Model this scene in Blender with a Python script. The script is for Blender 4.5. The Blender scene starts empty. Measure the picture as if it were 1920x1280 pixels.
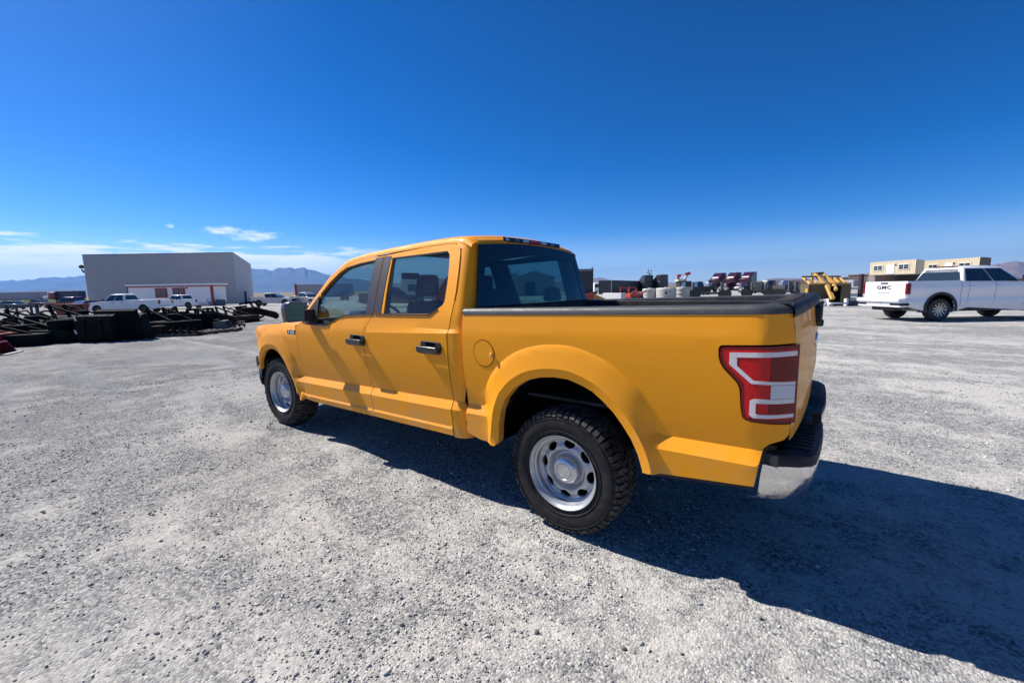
import bpy, bmesh, math, random
import numpy as np
from mathutils import Vector, Matrix
from mathutils.geometry import delaunay_2d_cdt
random.seed(7)
rng = np.random.default_rng(11)
scn = bpy.context.scene
col = scn.collection
PI = math.pi
R = math.radians

# ------------------------------------------------------------------ camera, sky, sun, exposure
# world frame: X = forward direction of the yellow pickup, Y = its left side, origin under its rear axle
FPX = 790.28
CAM = np.array([-1.2589, 3.0851, 1.5039])
YAW, PITCH, ROLL = -0.9161, -0.1263, -0.0191
_f = np.array([math.cos(YAW)*math.cos(PITCH), math.sin(YAW)*math.cos(PITCH), math.sin(PITCH)])
_r = np.array([math.sin(YAW), -math.cos(YAW), 0.0])
_u = np.cross(_r, _f)
_r2 = math.cos(ROLL)*_r + math.sin(ROLL)*_u
_u2 = -math.sin(ROLL)*_r + math.cos(ROLL)*_u
cd = bpy.data.cameras.new('camera')
cam = bpy.data.objects.new('camera', cd)
col.objects.link(cam)
M3 = Matrix(((_r2[0], _u2[0], -_f[0]), (_r2[1], _u2[1], -_f[1]), (_r2[2], _u2[2], -_f[2])))
cam.matrix_world = Matrix.Translation(Vector(CAM)) @ M3.to_4x4()
cd.sensor_width = 36.0
cd.lens = FPX/1920*36
cd.clip_start = 0.05
cd.clip_end = 60000
scn.camera = cam

SUN_DIR = Vector((0.90, 0.19, 1.0)).normalized()      # towards the sun
SUN_EL = math.asin(SUN_DIR.z)
sl = bpy.data.lights.new('sun', 'SUN')
sl.energy = 5.0
sl.angle = R(0.5)
sl.color = (1.0, 0.95, 0.88)
sun = bpy.data.objects.new('sun', sl)
col.objects.link(sun)
sun.rotation_euler = SUN_DIR.to_track_quat('Z', 'Y').to_euler()
sun.location = (20, 5, 30)

def ray(u, v):
    return _f + (u-960)/FPX*_r2 - (v-640)/FPX*_u2
def hz(u):
    lo, hi = 300, 800
    for _ in range(40):
        m = (lo+hi)/2
        if ray(u, m)[2] > 0: lo = m
        else: hi = m
    return lo

world = bpy.data.worlds.new('World')
scn.world = world
world.use_nodes = True
wt = world.node_tree
for n in list(wt.nodes): wt.nodes.remove(n)
def wn(t, **k):
    n = wt.nodes.new(t)
    for a, b in k.items(): setattr(n, a, b)
    return n
wo = wn('ShaderNodeOutputWorld')
bg = wn('ShaderNodeBackground')
sky = wn('ShaderNodeTexSky', sky_type='NISHITA')
sky.sun_disc = False
sky.sun_elevation = SUN_EL
sky.sun_rotation = math.atan2(SUN_DIR.x, SUN_DIR.y)
sky.altitude = 1300
sky.air_density = 0.75
sky.dust_density = 0.6
sky.ozone_density = 3.0
SKY_STRENGTH = 0.055
bg.inputs['Strength'].default_value = SKY_STRENGTH
hs = wn('ShaderNodeHueSaturation')
hs.inputs['Saturation'].default_value = 1.28
hs.inputs['Value'].default_value = 1.0
gam = wn('ShaderNodeGamma'); gam.inputs[1].default_value = 1.30
wt.links.new(sky.outputs[0], gam.inputs[0]); wt.links.new(gam.outputs[0], hs.inputs['Color'])
hs.inputs['Hue'].default_value = 0.505
# clouds: thin streaks and small puffs low over the mountains, laid out by azimuth and elevation
tc = wn('ShaderNodeTexCoord')
sep = wn('ShaderNodeSeparateXYZ')
wt.links.new(tc.outputs['Generated'], sep.inputs[0])
def wm(op, a, b=None, c=None, clamp=False):
    n = wn('ShaderNodeMath', operation=op, use_clamp=clamp)
    for i, v in enumerate((a, b, c)):
        if v is None: continue
        if isinstance(v, (int, float)): n.inputs[i].default_value = v
        else: wt.links.new(v, n.inputs[i])
    return n.outputs[0]
az = wm('ARCTAN2', sep.outputs[1], sep.outputs[0])
el = wm('ARCSINE', sep.outputs[2])
def ae(u, v):
    d = ray(u, v); d = d/np.linalg.norm(d)
    return math.atan2(d[1], d[0]), math.asin(d[2])
cv = wn('ShaderNodeCombineXYZ')
wt.links.new(wm('MULTIPLY', az, 6.0), cv.inputs[0]); wt.links.new(wm('MULTIPLY', el, 44.0), cv.inputs[1])
nz = wn('ShaderNodeTexNoise'); nz.inputs['Scale'].default_value = 1.6; nz.inputs['Detail'].default_value = 7; nz.inputs['Roughness'].default_value = .55
wt.links.new(cv.outputs[0], nz.inputs['Vector'])
cv2 = wn('ShaderNodeCombineXYZ')
wt.links.new(wm('MULTIPLY', az, 60.0), cv2.inputs[0]); wt.links.new(wm('MULTIPLY', el, 150.0), cv2.inputs[1])
nz2 = wn('ShaderNodeTexNoise'); nz2.inputs['Scale'].default_value = 0.8; nz2.inputs['Detail'].default_value = 9; nz2.inputs['Roughness'].default_value = .72
wt.links.new(cv2.outputs[0], nz2.inputs['Vector'])
def smooth(v, a, b):
    n = wn('ShaderNodeMapRange', interpolation_type='SMOOTHSTEP')
    wt.links.new(v, n.inputs[0])
    n.inputs[1].default_value = a; n.inputs[2].default_value = b; n.inputs[3].default_value = 0; n.inputs[4].default_value = 1
    return n.outputs[0]
# bank of stratus: its upper edge falls from el 9 deg at the left frame edge to 3 deg further right
a0, e0 = ae(0, 446); a1, e1 = ae(200, 467); a2, e2 = ae(620, 478); a3, e3 = ae(1120, 512)
top1 = wn('ShaderNodeMapRange'); wt.links.new(az, top1.inputs[0])
top1.inputs[1].default_value = a0; top1.inputs[2].default_value = a2; top1.inputs[3].default_value = e0+.004; top1.inputs[4].default_value = e2+.012; top1.clamp = True
edge = wm('SUBTRACT', top1.outputs[0], el)
edge = wm('ADD', edge, wm('MULTIPLY', wm('SUBTRACT', nz.outputs[0], 0.5), 0.10))
bank = smooth(edge, 0.0, 0.02)
tex = wm('ADD', wm('MULTIPLY', smooth(nz.outputs[0], 0.36, 0.56), 0.30), 0.74)
fadeR = wm('SUBTRACT', 1.0, smooth(wm('MULTIPLY', az, -1.0), -a2-.12, -a2+.30))
bank = wm('MULTIPLY', wm('MULTIPLY', bank, tex), fadeR)
low = wm('MULTIPLY', wm('SUBTRACT', 1.0, smooth(el, 0.0, 0.13)), 0.36)  # pale haze band painted into the sky along the horizon
bank = wm('MAXIMUM', bank, low)
# small cumulus
def puff(u0, v0, u1, v1, soft, thr):
    A0, E0 = ae(u0, (v0+v1)/2); A1, E1 = ae(u1, (v0+v1)/2); Em = ae((u0+u1)/2, v0)[1]; Eb = ae((u0+u1)/2, v1)[1]
    ca, ce = (A0+A1)/2, (Em+Eb)/2
    da = wm('DIVIDE', wm('SUBTRACT', az, ca), abs(A1-A0)/2)
    tilt = (E0-E1)/(A0-A1)
    de = wm('DIVIDE', wm('SUBTRACT', wm('SUBTRACT', el, ce), wm('MULTIPLY', wm('SUBTRACT', az, ca), tilt)), abs(Em-Eb)/2)
    rr = wm('ADD', wm('MULTIPLY', da, da), wm('MULTIPLY', de, de))
    f = wm('SUBTRACT', wm('ADD', wm('MULTIPLY', nz2.outputs[0], 2.2), wm('SUBTRACT', 0.0, rr)), thr)
    return smooth(f, 0.0, soft)
p1 = puff(362, 420, 470, 444, 1.0, .40)
p2 = puff(410, 428, 545, 458, 1.1, .38)
p3 = puff(302, 418, 333, 429, 1.0, .55)
p4 = puff(168, 446, 196, 456, .8, .75)
cl = wm('MAXIMUM', wm('MAXIMUM', p1, p2), wm('MAXIMUM', p3, wm('MULTIPLY', p4, .6)))
cl = wm('MAXIMUM', wm('MULTIPLY', cl, .9), bank, clamp=True)
mixc = wn('ShaderNodeMixRGB'); mixc.inputs[2].default_value = (14.5, 15.2, 16.0, 1)
wt.links.new(cl, mixc.inputs[0]); wt.links.new(hs.outputs[0], mixc.inputs[1])
wt.links.new(mixc.outputs[0], bg.inputs['Color'])
wt.links.new(bg.outputs[0], wo.inputs[0])

vs = scn.view_settings
vs.view_transform = 'Standard'
vs.look = 'None'
vs.gamma = 1.0
vs.exposure = 0.64
vs.use_curve_mapping = False

# ------------------------------------------------------------------ materials
MATS = {}
def mat(name, rgb, rough=.6, metal=0.0, coat=0.0, spec=.5, bump=0.0, bscale=60.0, var=0.0, vscale=3.0, dust=0.0, emit=None, coord='Object'):
    if name in MATS: return MATS[name]
    m = bpy.data.materials.new(name); m.use_nodes = True
    t = m.node_tree; b = t.nodes['Principled BSDF']
    b.inputs['Base Color'].default_value = (*rgb, 1); b.inputs['Roughness'].default_value = rough
    b.inputs['Metallic'].default_value = metal; b.inputs['Coat Weight'].default_value = coat
    b.inputs['Coat Roughness'].default_value = .06
    b.inputs['Specular IOR Level'].default_value = spec
    c = t.nodes.new('ShaderNodeTexCoord')
    if var or dust:
        n = t.nodes.new('ShaderNodeTexNoise'); n.inputs['Scale'].default_value = vscale; n.inputs['Detail'].default_value = 6; n.inputs['Roughness'].default_value = .65
        t.links.new(c.outputs[coord], n.inputs['Vector'])
        mr = t.nodes.new('ShaderNodeMapRange'); mr.inputs[1].default_value = .3; mr.inputs[2].default_value = .7
        mr.inputs[3].default_value = 0; mr.inputs[4].default_value = 1
        t.links.new(n.outputs[0], mr.inputs[0])
        mx = t.nodes.new('ShaderNodeMixRGB')
        k = var if var else 0
        mx.inputs[1].default_value = (*[x*(1-k) for x in rgb], 1); mx.inputs[2].default_value = (*[min(1, x*(1+k)) for x in rgb], 1)
        t.links.new(mr.outputs[0], mx.inputs[0])
        out = mx.outputs[0]
        if dust:
            n2 = t.nodes.new('ShaderNodeTexNoise'); n2.inputs['Scale'].default_value = vscale*2.3; n2.inputs['Detail'].default_value = 8; n2.inputs['Roughness'].default_value = .7
            t.links.new(c.outputs[coord], n2.inputs['Vector'])
            m2 = t.nodes.new('ShaderNodeMapRange'); m2.inputs[1].default_value = .42; m2.inputs[2].default_value = .75; m2.inputs[3].default_value = 0; m2.inputs[4].default_value = dust
            t.links.new(n2.outputs[0], m2.inputs[0])
            mx2 = t.nodes.new('ShaderNodeMixRGB'); mx2.inputs[2].default_value = (.33, .30, .26, 1)
            t.links.new(out, mx2.inputs[1]); t.links.new(m2.outputs[0], mx2.inputs[0]); out = mx2.outputs[0]
            rr = t.nodes.new('ShaderNodeMapRange'); rr.inputs[1].default_value = 0; rr.inputs[2].default_value = max(dust, .01); rr.inputs[3].default_value = rough; rr.inputs[4].default_value = min(1, rough+.3)
            t.links.new(m2.outputs[0], rr.inputs[0]); t.links.new(rr.outputs[0], b.inputs['Roughness'])
        t.links.new(out, b.inputs['Base Color'])
    if bump:
        n3 = t.nodes.new('ShaderNodeTexNoise'); n3.inputs['Scale'].default_value = bscale; n3.inputs['Detail'].default_value = 4
        t.links.new(c.outputs[coord], n3.inputs['Vector'])
        bp = t.nodes.new('ShaderNodeBump'); bp.inputs['Strength'].default_value = bump; bp.inputs['Distance'].default_value = .01
        t.links.new(n3.outputs[0], bp.inputs['Height']); t.links.new(bp.outputs[0], b.inputs['Normal'])
    if emit:
        b.inputs['Emission Color'].default_value = (*emit, 1); b.inputs['Emission Strength'].default_value = 1
    MATS[name] = m
    return m
def glassmat(name, tint, spec=1.0, rough=0.0, dusty=0.0):
    if name in MATS: return MATS[name]
    m = bpy.data.materials.new(name); m.use_nodes = True; t = m.node_tree
    for n in list(t.nodes): t.nodes.remove(n)
    o = t.nodes.new('ShaderNodeOutputMaterial'); tr = t.nodes.new('ShaderNodeBsdfTransparent'); gl = t.nodes.new('ShaderNodeBsdfGlossy')
    tr.inputs[0].default_value = (*tint, 1); gl.inputs['Roughness'].default_value = .02; gl.inputs[0].default_value = (spec, spec, spec, 1)
    fr = t.nodes.new('ShaderNodeFresnel'); fr.inputs[0].default_value = 1.5
    mx = t.nodes.new('ShaderNodeMixShader')
    ge = t.nodes.new('ShaderNodeNewGeometry'); io = t.nodes.new('ShaderNodeMapRange'); io.inputs[3].default_value = 1.5; io.inputs[4].default_value = 1/1.5
    t.links.new(ge.outputs['Backfacing'], io.inputs[0]); t.links.new(io.outputs[0], fr.inputs[0])   # the same pane from both sides
    t.links.new(fr.outputs[0], mx.inputs[0]); t.links.new(tr.outputs[0], mx.inputs[1]); t.links.new(gl.outputs[0], mx.inputs[2])
    last = mx.outputs[0]
    if dusty:
        df = t.nodes.new('ShaderNodeBsdfDiffuse'); df.inputs[0].default_value = (.45, .43, .40, 1)
        m2 = t.nodes.new('ShaderNodeMixShader'); m2.inputs[0].default_value = dusty
        n = t.nodes.new('ShaderNodeTexNoise'); n.inputs['Scale'].default_value = 5; n.inputs['Detail'].default_value = 7
        c = t.nodes.new('ShaderNodeTexCoord'); t.links.new(c.outputs['Object'], n.inputs['Vector'])
        mr = t.nodes.new('ShaderNodeMapRange'); mr.inputs[1].default_value = .3; mr.inputs[2].default_value = .75; mr.inputs[3].default_value = dusty*.3; mr.inputs[4].default_value = dusty*1.6
        t.links.new(n.outputs[0], mr.inputs[0]); t.links.new(mr.outputs[0], m2.inputs[0])
        t.links.new(last, m2.inputs[1]); t.links.new(df.outputs[0], m2.inputs[2]); last = m2.outputs[0]
    t.links.new(last, o.inputs[0])
    MATS[name] = m
    return m

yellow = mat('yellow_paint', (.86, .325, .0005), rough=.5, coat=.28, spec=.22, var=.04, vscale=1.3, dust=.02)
yt = yellow.node_tree; yb_ = yt.nodes['Principled BSDF']; src = yb_.inputs['Base Color'].links[0].from_socket
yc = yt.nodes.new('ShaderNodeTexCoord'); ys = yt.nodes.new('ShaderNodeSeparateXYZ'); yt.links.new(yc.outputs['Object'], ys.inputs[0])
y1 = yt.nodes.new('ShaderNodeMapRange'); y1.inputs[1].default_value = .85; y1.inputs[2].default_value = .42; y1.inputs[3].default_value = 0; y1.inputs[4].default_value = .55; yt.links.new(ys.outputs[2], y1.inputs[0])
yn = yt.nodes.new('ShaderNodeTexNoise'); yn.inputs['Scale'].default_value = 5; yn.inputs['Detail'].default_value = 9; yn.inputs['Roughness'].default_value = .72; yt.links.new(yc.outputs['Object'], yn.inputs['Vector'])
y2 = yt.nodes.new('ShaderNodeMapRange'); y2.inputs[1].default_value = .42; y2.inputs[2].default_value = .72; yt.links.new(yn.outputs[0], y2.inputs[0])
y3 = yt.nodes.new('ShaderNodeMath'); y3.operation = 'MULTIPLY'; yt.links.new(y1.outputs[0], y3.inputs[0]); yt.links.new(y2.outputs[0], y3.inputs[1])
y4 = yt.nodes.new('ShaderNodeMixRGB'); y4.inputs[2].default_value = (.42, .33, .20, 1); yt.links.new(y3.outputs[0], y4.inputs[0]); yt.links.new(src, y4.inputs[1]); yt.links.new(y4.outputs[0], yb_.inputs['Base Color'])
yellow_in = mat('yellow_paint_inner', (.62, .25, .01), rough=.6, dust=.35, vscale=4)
blackpl = mat('black_plastic', (.014, .015, .018), rough=.55, spec=.35, bump=.25, bscale=500, dust=.05, vscale=5)
gloss_black = mat('gloss_black', (.01, .01, .012), rough=.12)
darkint = mat('dark_interior', (.018, .019, .022), rough=.8)
greyint = mat('grey_interior', (.055, .058, .065), rough=.85, bump=.3, bscale=200)
liner = mat('headliner', (.20, .20, .20), rough=.9)
applique = mat('pillar_applique', (.030, .027, .031), rough=.45)
rubber = mat('tyre_rubber', (.012, .012, .013), rough=.75, spec=.3, bump=.3, bscale=90, dust=.10, vscale=7)
rubber_tread = mat('tyre_tread', (.02, .019, .02), rough=.85, spec=.25, bump=.4, bscale=120, dust=.40, vscale=5)
silver = mat('silver_steel_wheel', (.46, .47, .49), rough=.34, metal=.55, coat=.3, dust=.25, vscale=7)
chrome = mat('brushed_chrome', (.72, .72, .72), rough=.16, metal=1.0, dust=.30, vscale=12)
darkmetal = mat('dark_metal', (.02, .02, .022), rough=.7, dust=.3, vscale=5)
seam = mat('seam_black', (.004, .004, .005), rough=1, spec=0)
win_side = glassmat('side_window_glass', (.31, .45, .45), dusty=.03)
win_rear = glassmat('rear_window_glass', (.14, .30, .33), dusty=.02)
win_front = glassmat('windshield_glass', (.66, .76, .74), dusty=.02)
mirror_m = mat('mirror_glass', (.045, .085, .10), rough=.03, metal=1.0)
lens_red = mat('red_lens', (.52, .0005, .004), rough=.3, coat=.25, spec=.25, bump=.25, bscale=60)
lens_dred = mat('dark_red_lens', (.15, .0006, .004), rough=.25, coat=.25, spec=.25)
lens_white = mat('white_lens', (.60, .57, .57), rough=.25, coat=1.0, bump=.15, bscale=70)
lens_clear = mat('clear_reverse_lens', (.48, .51, .56), rough=.15, coat=1.0, bump=.35, bscale=45)
blue_badge = mat('blue_badge', (.01, .04, .22), rough=.2, coat=1.0)
white_print = mat('white_lettering', (.75, .76, .78), rough=.3)

# ------------------------------------------------------------------ mesh helpers
class MB:
    def __init__(s): s.v = []; s.f = []; s.m = []
    def add(s, vs_, fs, m=0):
        o = len(s.v); s.v += [tuple(map(float, p)) for p in vs_]; s.f += [tuple(i+o for i in f) for f in fs]; s.m += [m]*len(fs); return s
    def box(s, x0, x1, y0, y1, z0, z1, m=0, T=None):
        vs_ = [(x0,y0,z0),(x1,y0,z0),(x1,y1,z0),(x0,y1,z0),(x0,y0,z1),(x1,y0,z1),(x1,y1,z1),(x0,y1,z1)]
        if T is not None: vs_ = [T @ Vector(p) for p in vs_]
        return s.add(vs_, [(0,3,2,1),(4,5,6,7),(0,1,5,4),(1,2,6,5),(2,3,7,6),(3,0,4,7)], m)
    def hexa(s, b, t, m=0):     # bottom and top quads
        return s.add(list(b)+list(t), [(0,3,2,1),(4,5,6,7),(0,1,5,4),(1,2,6,5),(2,3,7,6),(3,0,4,7)], m)
    def prism(s, poly, a, b, axis='y', m=0):
        n = len(poly)
        def P(p, t):
            return {'y': (p[0], t, p[1]), 'x': (t, p[0], p[1]), 'z': (p[0], p[1], t)}[axis]
        vs_ = [P(p, a) for p in poly]+[P(p, b) for p in poly]
        fs = [tuple(range(n)), tuple(range(2*n-1, n-1, -1))]+[(i, i+n, (i+1) % n+n, (i+1) % n) for i in range(n)]
        return s.add(vs_, fs, m)
    def bar(s, p, q, w, h=None, m=0):
        p, q = Vector(p), Vector(q); h = h or w; d = (q-p); L = d.length
        if L < 1e-6: return s
        T = Matrix.Translation(p) @ d.to_track_quat('X', 'Z').to_matrix().to_4x4()
        return s.box(0, L, -w/2, w/2, -h/2, h/2, m, T)
    def cyl(s, p, q, r, n=12, r2=None, m=0, cap=True):
        p, q = Vector(p), Vector(q); d = (q-p); r2 = r if r2 is None else r2
        T = d.to_track_quat('Z', 'Y').to_matrix()
        vs_ = []
        for c, rr in ((p, r), (q, r2)):
            for i in range(n):
                a = 2*PI*i/n; vs_.append(c + T @ Vector((rr*math.cos(a), rr*math.sin(a), 0)))
        fs = [(i, (i+1) % n, (i+1) % n+n, i+n) for i in range(n)]
        if cap: fs += [tuple(range(n-1, -1, -1)), tuple(range(n, 2*n))]
        return s.add(vs_, fs, m)
    def tube(s, path, r, n=8, m=0):
        for a, b in zip(path[:-1], path[1:]): s.cyl(a, b, r, n, m=m)
        return s
    def lathe(s, prof, n=48, axis='y', m=0, a0=0, a1=2*PI, closed=True):   # prof: (radius, along)
        k = len(prof); vs_ = []
        cnt = n if closed else n+1
        for i in range(cnt):
            a = a0+(a1-a0)*i/n
            for r_, t in prof:
                if axis == 'y': vs_.append((r_*math.cos(a), t, r_*math.sin(a)))
                elif axis == 'z': vs_.append((r_*math.cos(a), r_*math.sin(a), t))
                else: vs_.append((t, r_*math.cos(a), r_*math.sin(a)))
        fs = []
        for i in range(n):
            j = (i+1) % cnt
            for q in range(k-1): fs.append((i*k+q, i*k+q+1, j*k+q+1, j*k+q))
        return s.add(vs_, fs, m)
    def grid(s, rows, m=0, flip=False):
        nr, nc = len(rows), len(rows[0]); vs_ = [p for r_ in rows for p in r_]; fs = []
        for i in range(nr-1):
            for j in range(nc-1):
                q = (i*nc+j, i*nc+j+1, (i+1)*nc+j+1, (i+1)*nc+j)
                fs.append(q[::-1] if flip else q)
        return s.add(vs_, fs, m)
    def build(s, name, mats, parent=None, smooth=None, bevel=0, loc=None, fixn=True, bseg=2):
        me = bpy.data.meshes.new(name)
        me.from_pydata(s.v, [], s.f)
        if not isinstance(mats, (list, tuple)): mats = [mats]
        for m_ in mats: me.materials.append(m_)
        if len(mats) > 1: me.polygons.foreach_set('material_index', s.m)
        if fixn:
            b = bmesh.new(); b.from_mesh(me); bmesh.ops.remove_doubles(b, verts=b.verts, dist=1e-5)
            bmesh.ops.recalc_face_normals(b, faces=b.faces); b.to_mesh(me); b.free()
        me.update()
        o = bpy.data.objects.new(name, me); col.objects.link(o)
        if parent is not None: o.parent = parent
        if loc is not None: o.location = loc
        if smooth is not None: setsmooth(me, smooth)
        if bevel:
            bv = o.modifiers.new('bevel', 'BEVEL'); bv.width = bevel; bv.segments = bseg; bv.limit_method = 'ANGLE'; bv.angle_limit = R(40); bv.harden_normals = False
            if smooth is None: setsmooth(me, 50)
        return o
def setsmooth(me, ang):
    me.polygons.foreach_set('use_smooth', [True]*len(me.polygons))
    me.set_sharp_from_angle(angle=R(ang))
def tag(o, label=None, cat=None, group=None, kind=None):
    if label: o['label'] = label
    if cat: o['category'] = cat
    if group: o['group'] = group
    if kind: o['kind'] = kind
    return o
def empty(name, loc=(0,0,0), rz=0, label=None, cat=None, group=None):
    o = bpy.data.objects.new(name, None); o.empty_display_size = .2; col.objects.link(o)
    o.location = loc; o.rotation_euler = (0, 0, rz); tag(o, label, cat, group)
    return o
KIDS = {}
def copy_tree(root, loc, rz, label, group=None, scale=None):
    r_ = root.copy(); col.objects.link(r_); r_.location = loc; r_.rotation_euler = (0, 0, rz); r_['label'] = label
    if group: r_['group'] = group
    if scale: r_.scale = scale
    for c in list(root.children):
        d = c.copy(); col.objects.link(d); d.parent = r_
        for g in list(c.children):
            e = g.copy(); col.objects.link(e); e.parent = d
    return r_
def dens(poly, step, closed=True):
    out = []; n = len(poly)
    for i in range(n if closed else n-1):
        a = np.array(poly[i], float); b = np.array(poly[(i+1) % n], float); k = max(1, int(math.ceil(np.linalg.norm(b-a)/step)))
        for j in range(k): out.append(tuple(a+(b-a)*j/k))
    if not closed: out.append(tuple(poly[-1]))
    return out
def inside(poly, P):
    P = np.asarray(P); x, y = P[:, 0], P[:, 1]; res = np.zeros(len(P), bool); n = len(poly)
    for i in range(n):
        x1, y1 = poly[i]; x2, y2 = poly[(i+1) % n]
        if y1 == y2: continue
        c = ((y1 > y) != (y2 > y)) & (x < (x2-x1)*(y-y1)/(y2-y1)+x1)
        res ^= c
    return res
def rounded(poly, rad, seg=5):
    out = []; n = len(poly)
    for i in range(n):
        p0, p1, p2 = (np.array(poly[(i+k) % n], float) for k in (-1, 0, 1))
        r_ = rad if not isinstance(rad, (list, tuple)) else rad[i]
        if r_ <= 0: out.append(tuple(p1)); continue
        a = p0-p1; b = p2-p1; la, lb = np.linalg.norm(a), np.linalg.norm(b)
        t = min(r_, la*.48, lb*.48); A = p1+a/la*t; B = p1+b/lb*t
        for k in range(seg+1):
            s = k/seg; out.append(tuple((1-s)**2*A+2*s*(1-s)*p1+s*s*B))
    return out
def triang(outer, holes=(), lines=(), step=.05, bstep=.03):
    """constrained triangulation of a plane outline with holes and crease lines"""
    pts = []; edges = []
    def loop(pl, closed=True):
        o = len(pts); pts.extend(pl); n = len(pl)
        for i in range(n if closed else n-1): edges.append((o+i, o+(i+1) % n))
    O = dens(outer, bstep); loop(O)
    H = [dens(h, bstep) for h in holes]
    for h in H: loop(h)
    for l in lines: loop(dens(l, bstep), False)
    xs = [p[0] for p in O]; ys = [p[1] for p in O]
    gx = np.arange(min(xs)+step/2, max(xs), step); gy = np.arange(min(ys)+step/2, max(ys), step)
    if len(gx) and len(gy):
        G = np.array([(x, y) for x in gx for y in gy])
        k = inside(O, G)
        for h in H: k &= ~inside(h, G)
        G = G[k]
        B = np.array(pts)
        if len(G):
            d = np.sqrt(((G[:, None, :]-B[None])**2).sum(-1)).min(1); G = G[d > step*.42]
            pts.extend([tuple(g) for g in G])
    r_ = delaunay_2d_cdt([Vector(p) for p in pts], edges, [], 0, 1e-6)
    V = np.array([tuple(v) for v in r_[0]]); F = np.array([f for f in r_[2] if len(f) == 3])
    C = V[F].mean(1); k = inside(O, C)
    for h in H: k &= ~inside(h, C)
    return V, F[k]
def arcline(c, T, d, a0, a1, n=44):
    return [(c[0]+(np.interp(a, T[0], T[1])+d)*math.cos(a), c[1]+(np.interp(a, T[0], T[1])+d)*math.sin(a)) for a in np.linspace(a0, a1, n)]
def panel(name, outer, surf, m, parent, holes=(), lines=(), step=.05, bstep=.03, depth=.02, side=1, ang=14, lipm=None, thick=None):
    """curved sheet over (x, z) with its edges turned inwards; side -1 mirrors it to the far side"""
    V, F = triang(outer, holes, lines, step, bstep)
    n = len(V); Y = surf(V[:, 0], V[:, 1])
    P = np.column_stack([V[:, 0], Y*side, V[:, 1]])
    from collections import Counter
    cnt = Counter(); ori = {}
    for f in F:
        for a, b in ((f[0], f[1]), (f[1], f[2]), (f[2], f[0])):
            k = (min(a, b), max(a, b)); cnt[k] += 1; ori[k] = (a, b)
    be = [ori[k] for k, c in cnt.items() if c == 1]
    bv = sorted({i for e in be for i in e}); idx = {v: n+i for i, v in enumerate(bv)}
    Q = P[bv].copy(); Q[:, 1] -= depth*side
    verts = [tuple(p) for p in P]+[tuple(q) for q in Q]
    faces = [tuple(f) if side > 0 else tuple(f[::-1]) for f in F]; nf = len(faces)
    for a, b in be:
        q = (b, a, idx[a], idx[b]); faces.append(q if side > 0 else q[::-1])
    b = MB(); b.v = verts; b.f = faces; b.m = [0]*nf+[1 if lipm else 0]*(len(faces)-nf)
    o = b.build(name, [m, lipm] if lipm else m, parent, fixn=False)
    # outward normals: y component positive on the left side
    me = o.data
    s = sum(p.normal.y*side for p in me.polygons[:nf])
    if s < 0: me.flip_normals()
    setsmooth(me, ang)
    return o
def text_mesh(txt, size, depth, name, m, parent, M4, bold=0.0, spacing=1.0, shear=0):
    cu = bpy.data.curves.new(name, 'FONT'); cu.body = txt; cu.size = size; cu.extrude = depth; cu.offset = bold; cu.space_character = spacing
    cu.align_x = 'CENTER'; cu.align_y = 'CENTER'; cu.resolution_u = 3; cu.shear = shear
    t = bpy.data.objects.new(name, cu); col.objects.link(t)
    dg = bpy.context.evaluated_depsgraph_get(); me = bpy.data.meshes.new_from_object(t.evaluated_get(dg))
    bpy.data.objects.remove(t); bpy.data.curves.remove(cu)
    me.transform(M4); me.materials.clear(); me.materials.append(m)
    o = bpy.data.objects.new(name, me); col.objects.link(o)
    if parent is not None: o.parent = parent
    return o
def sst(a, b, x):
    t = np.clip((np.asarray(x, float)-a)/(b-a), 0, 1); return t*t*(3-2*t)
def hgt(x, y):
    # the yard falls gently away beyond the nose of the yellow pickup
    return -0.5*sst(18, 70, x)
def at(u, depth, dz=0.0):
    v = hz(u); d = ray(u, v); p = CAM+depth*d
    return Vector((p[0], p[1], float(hgt(p[0], p[1]))+dz))
def face(u, extra=0.0):
    """heading whose +X axis points to the right across the view at column u"""
    return math.atan2(_r[1], _r[0])+extra

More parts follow.
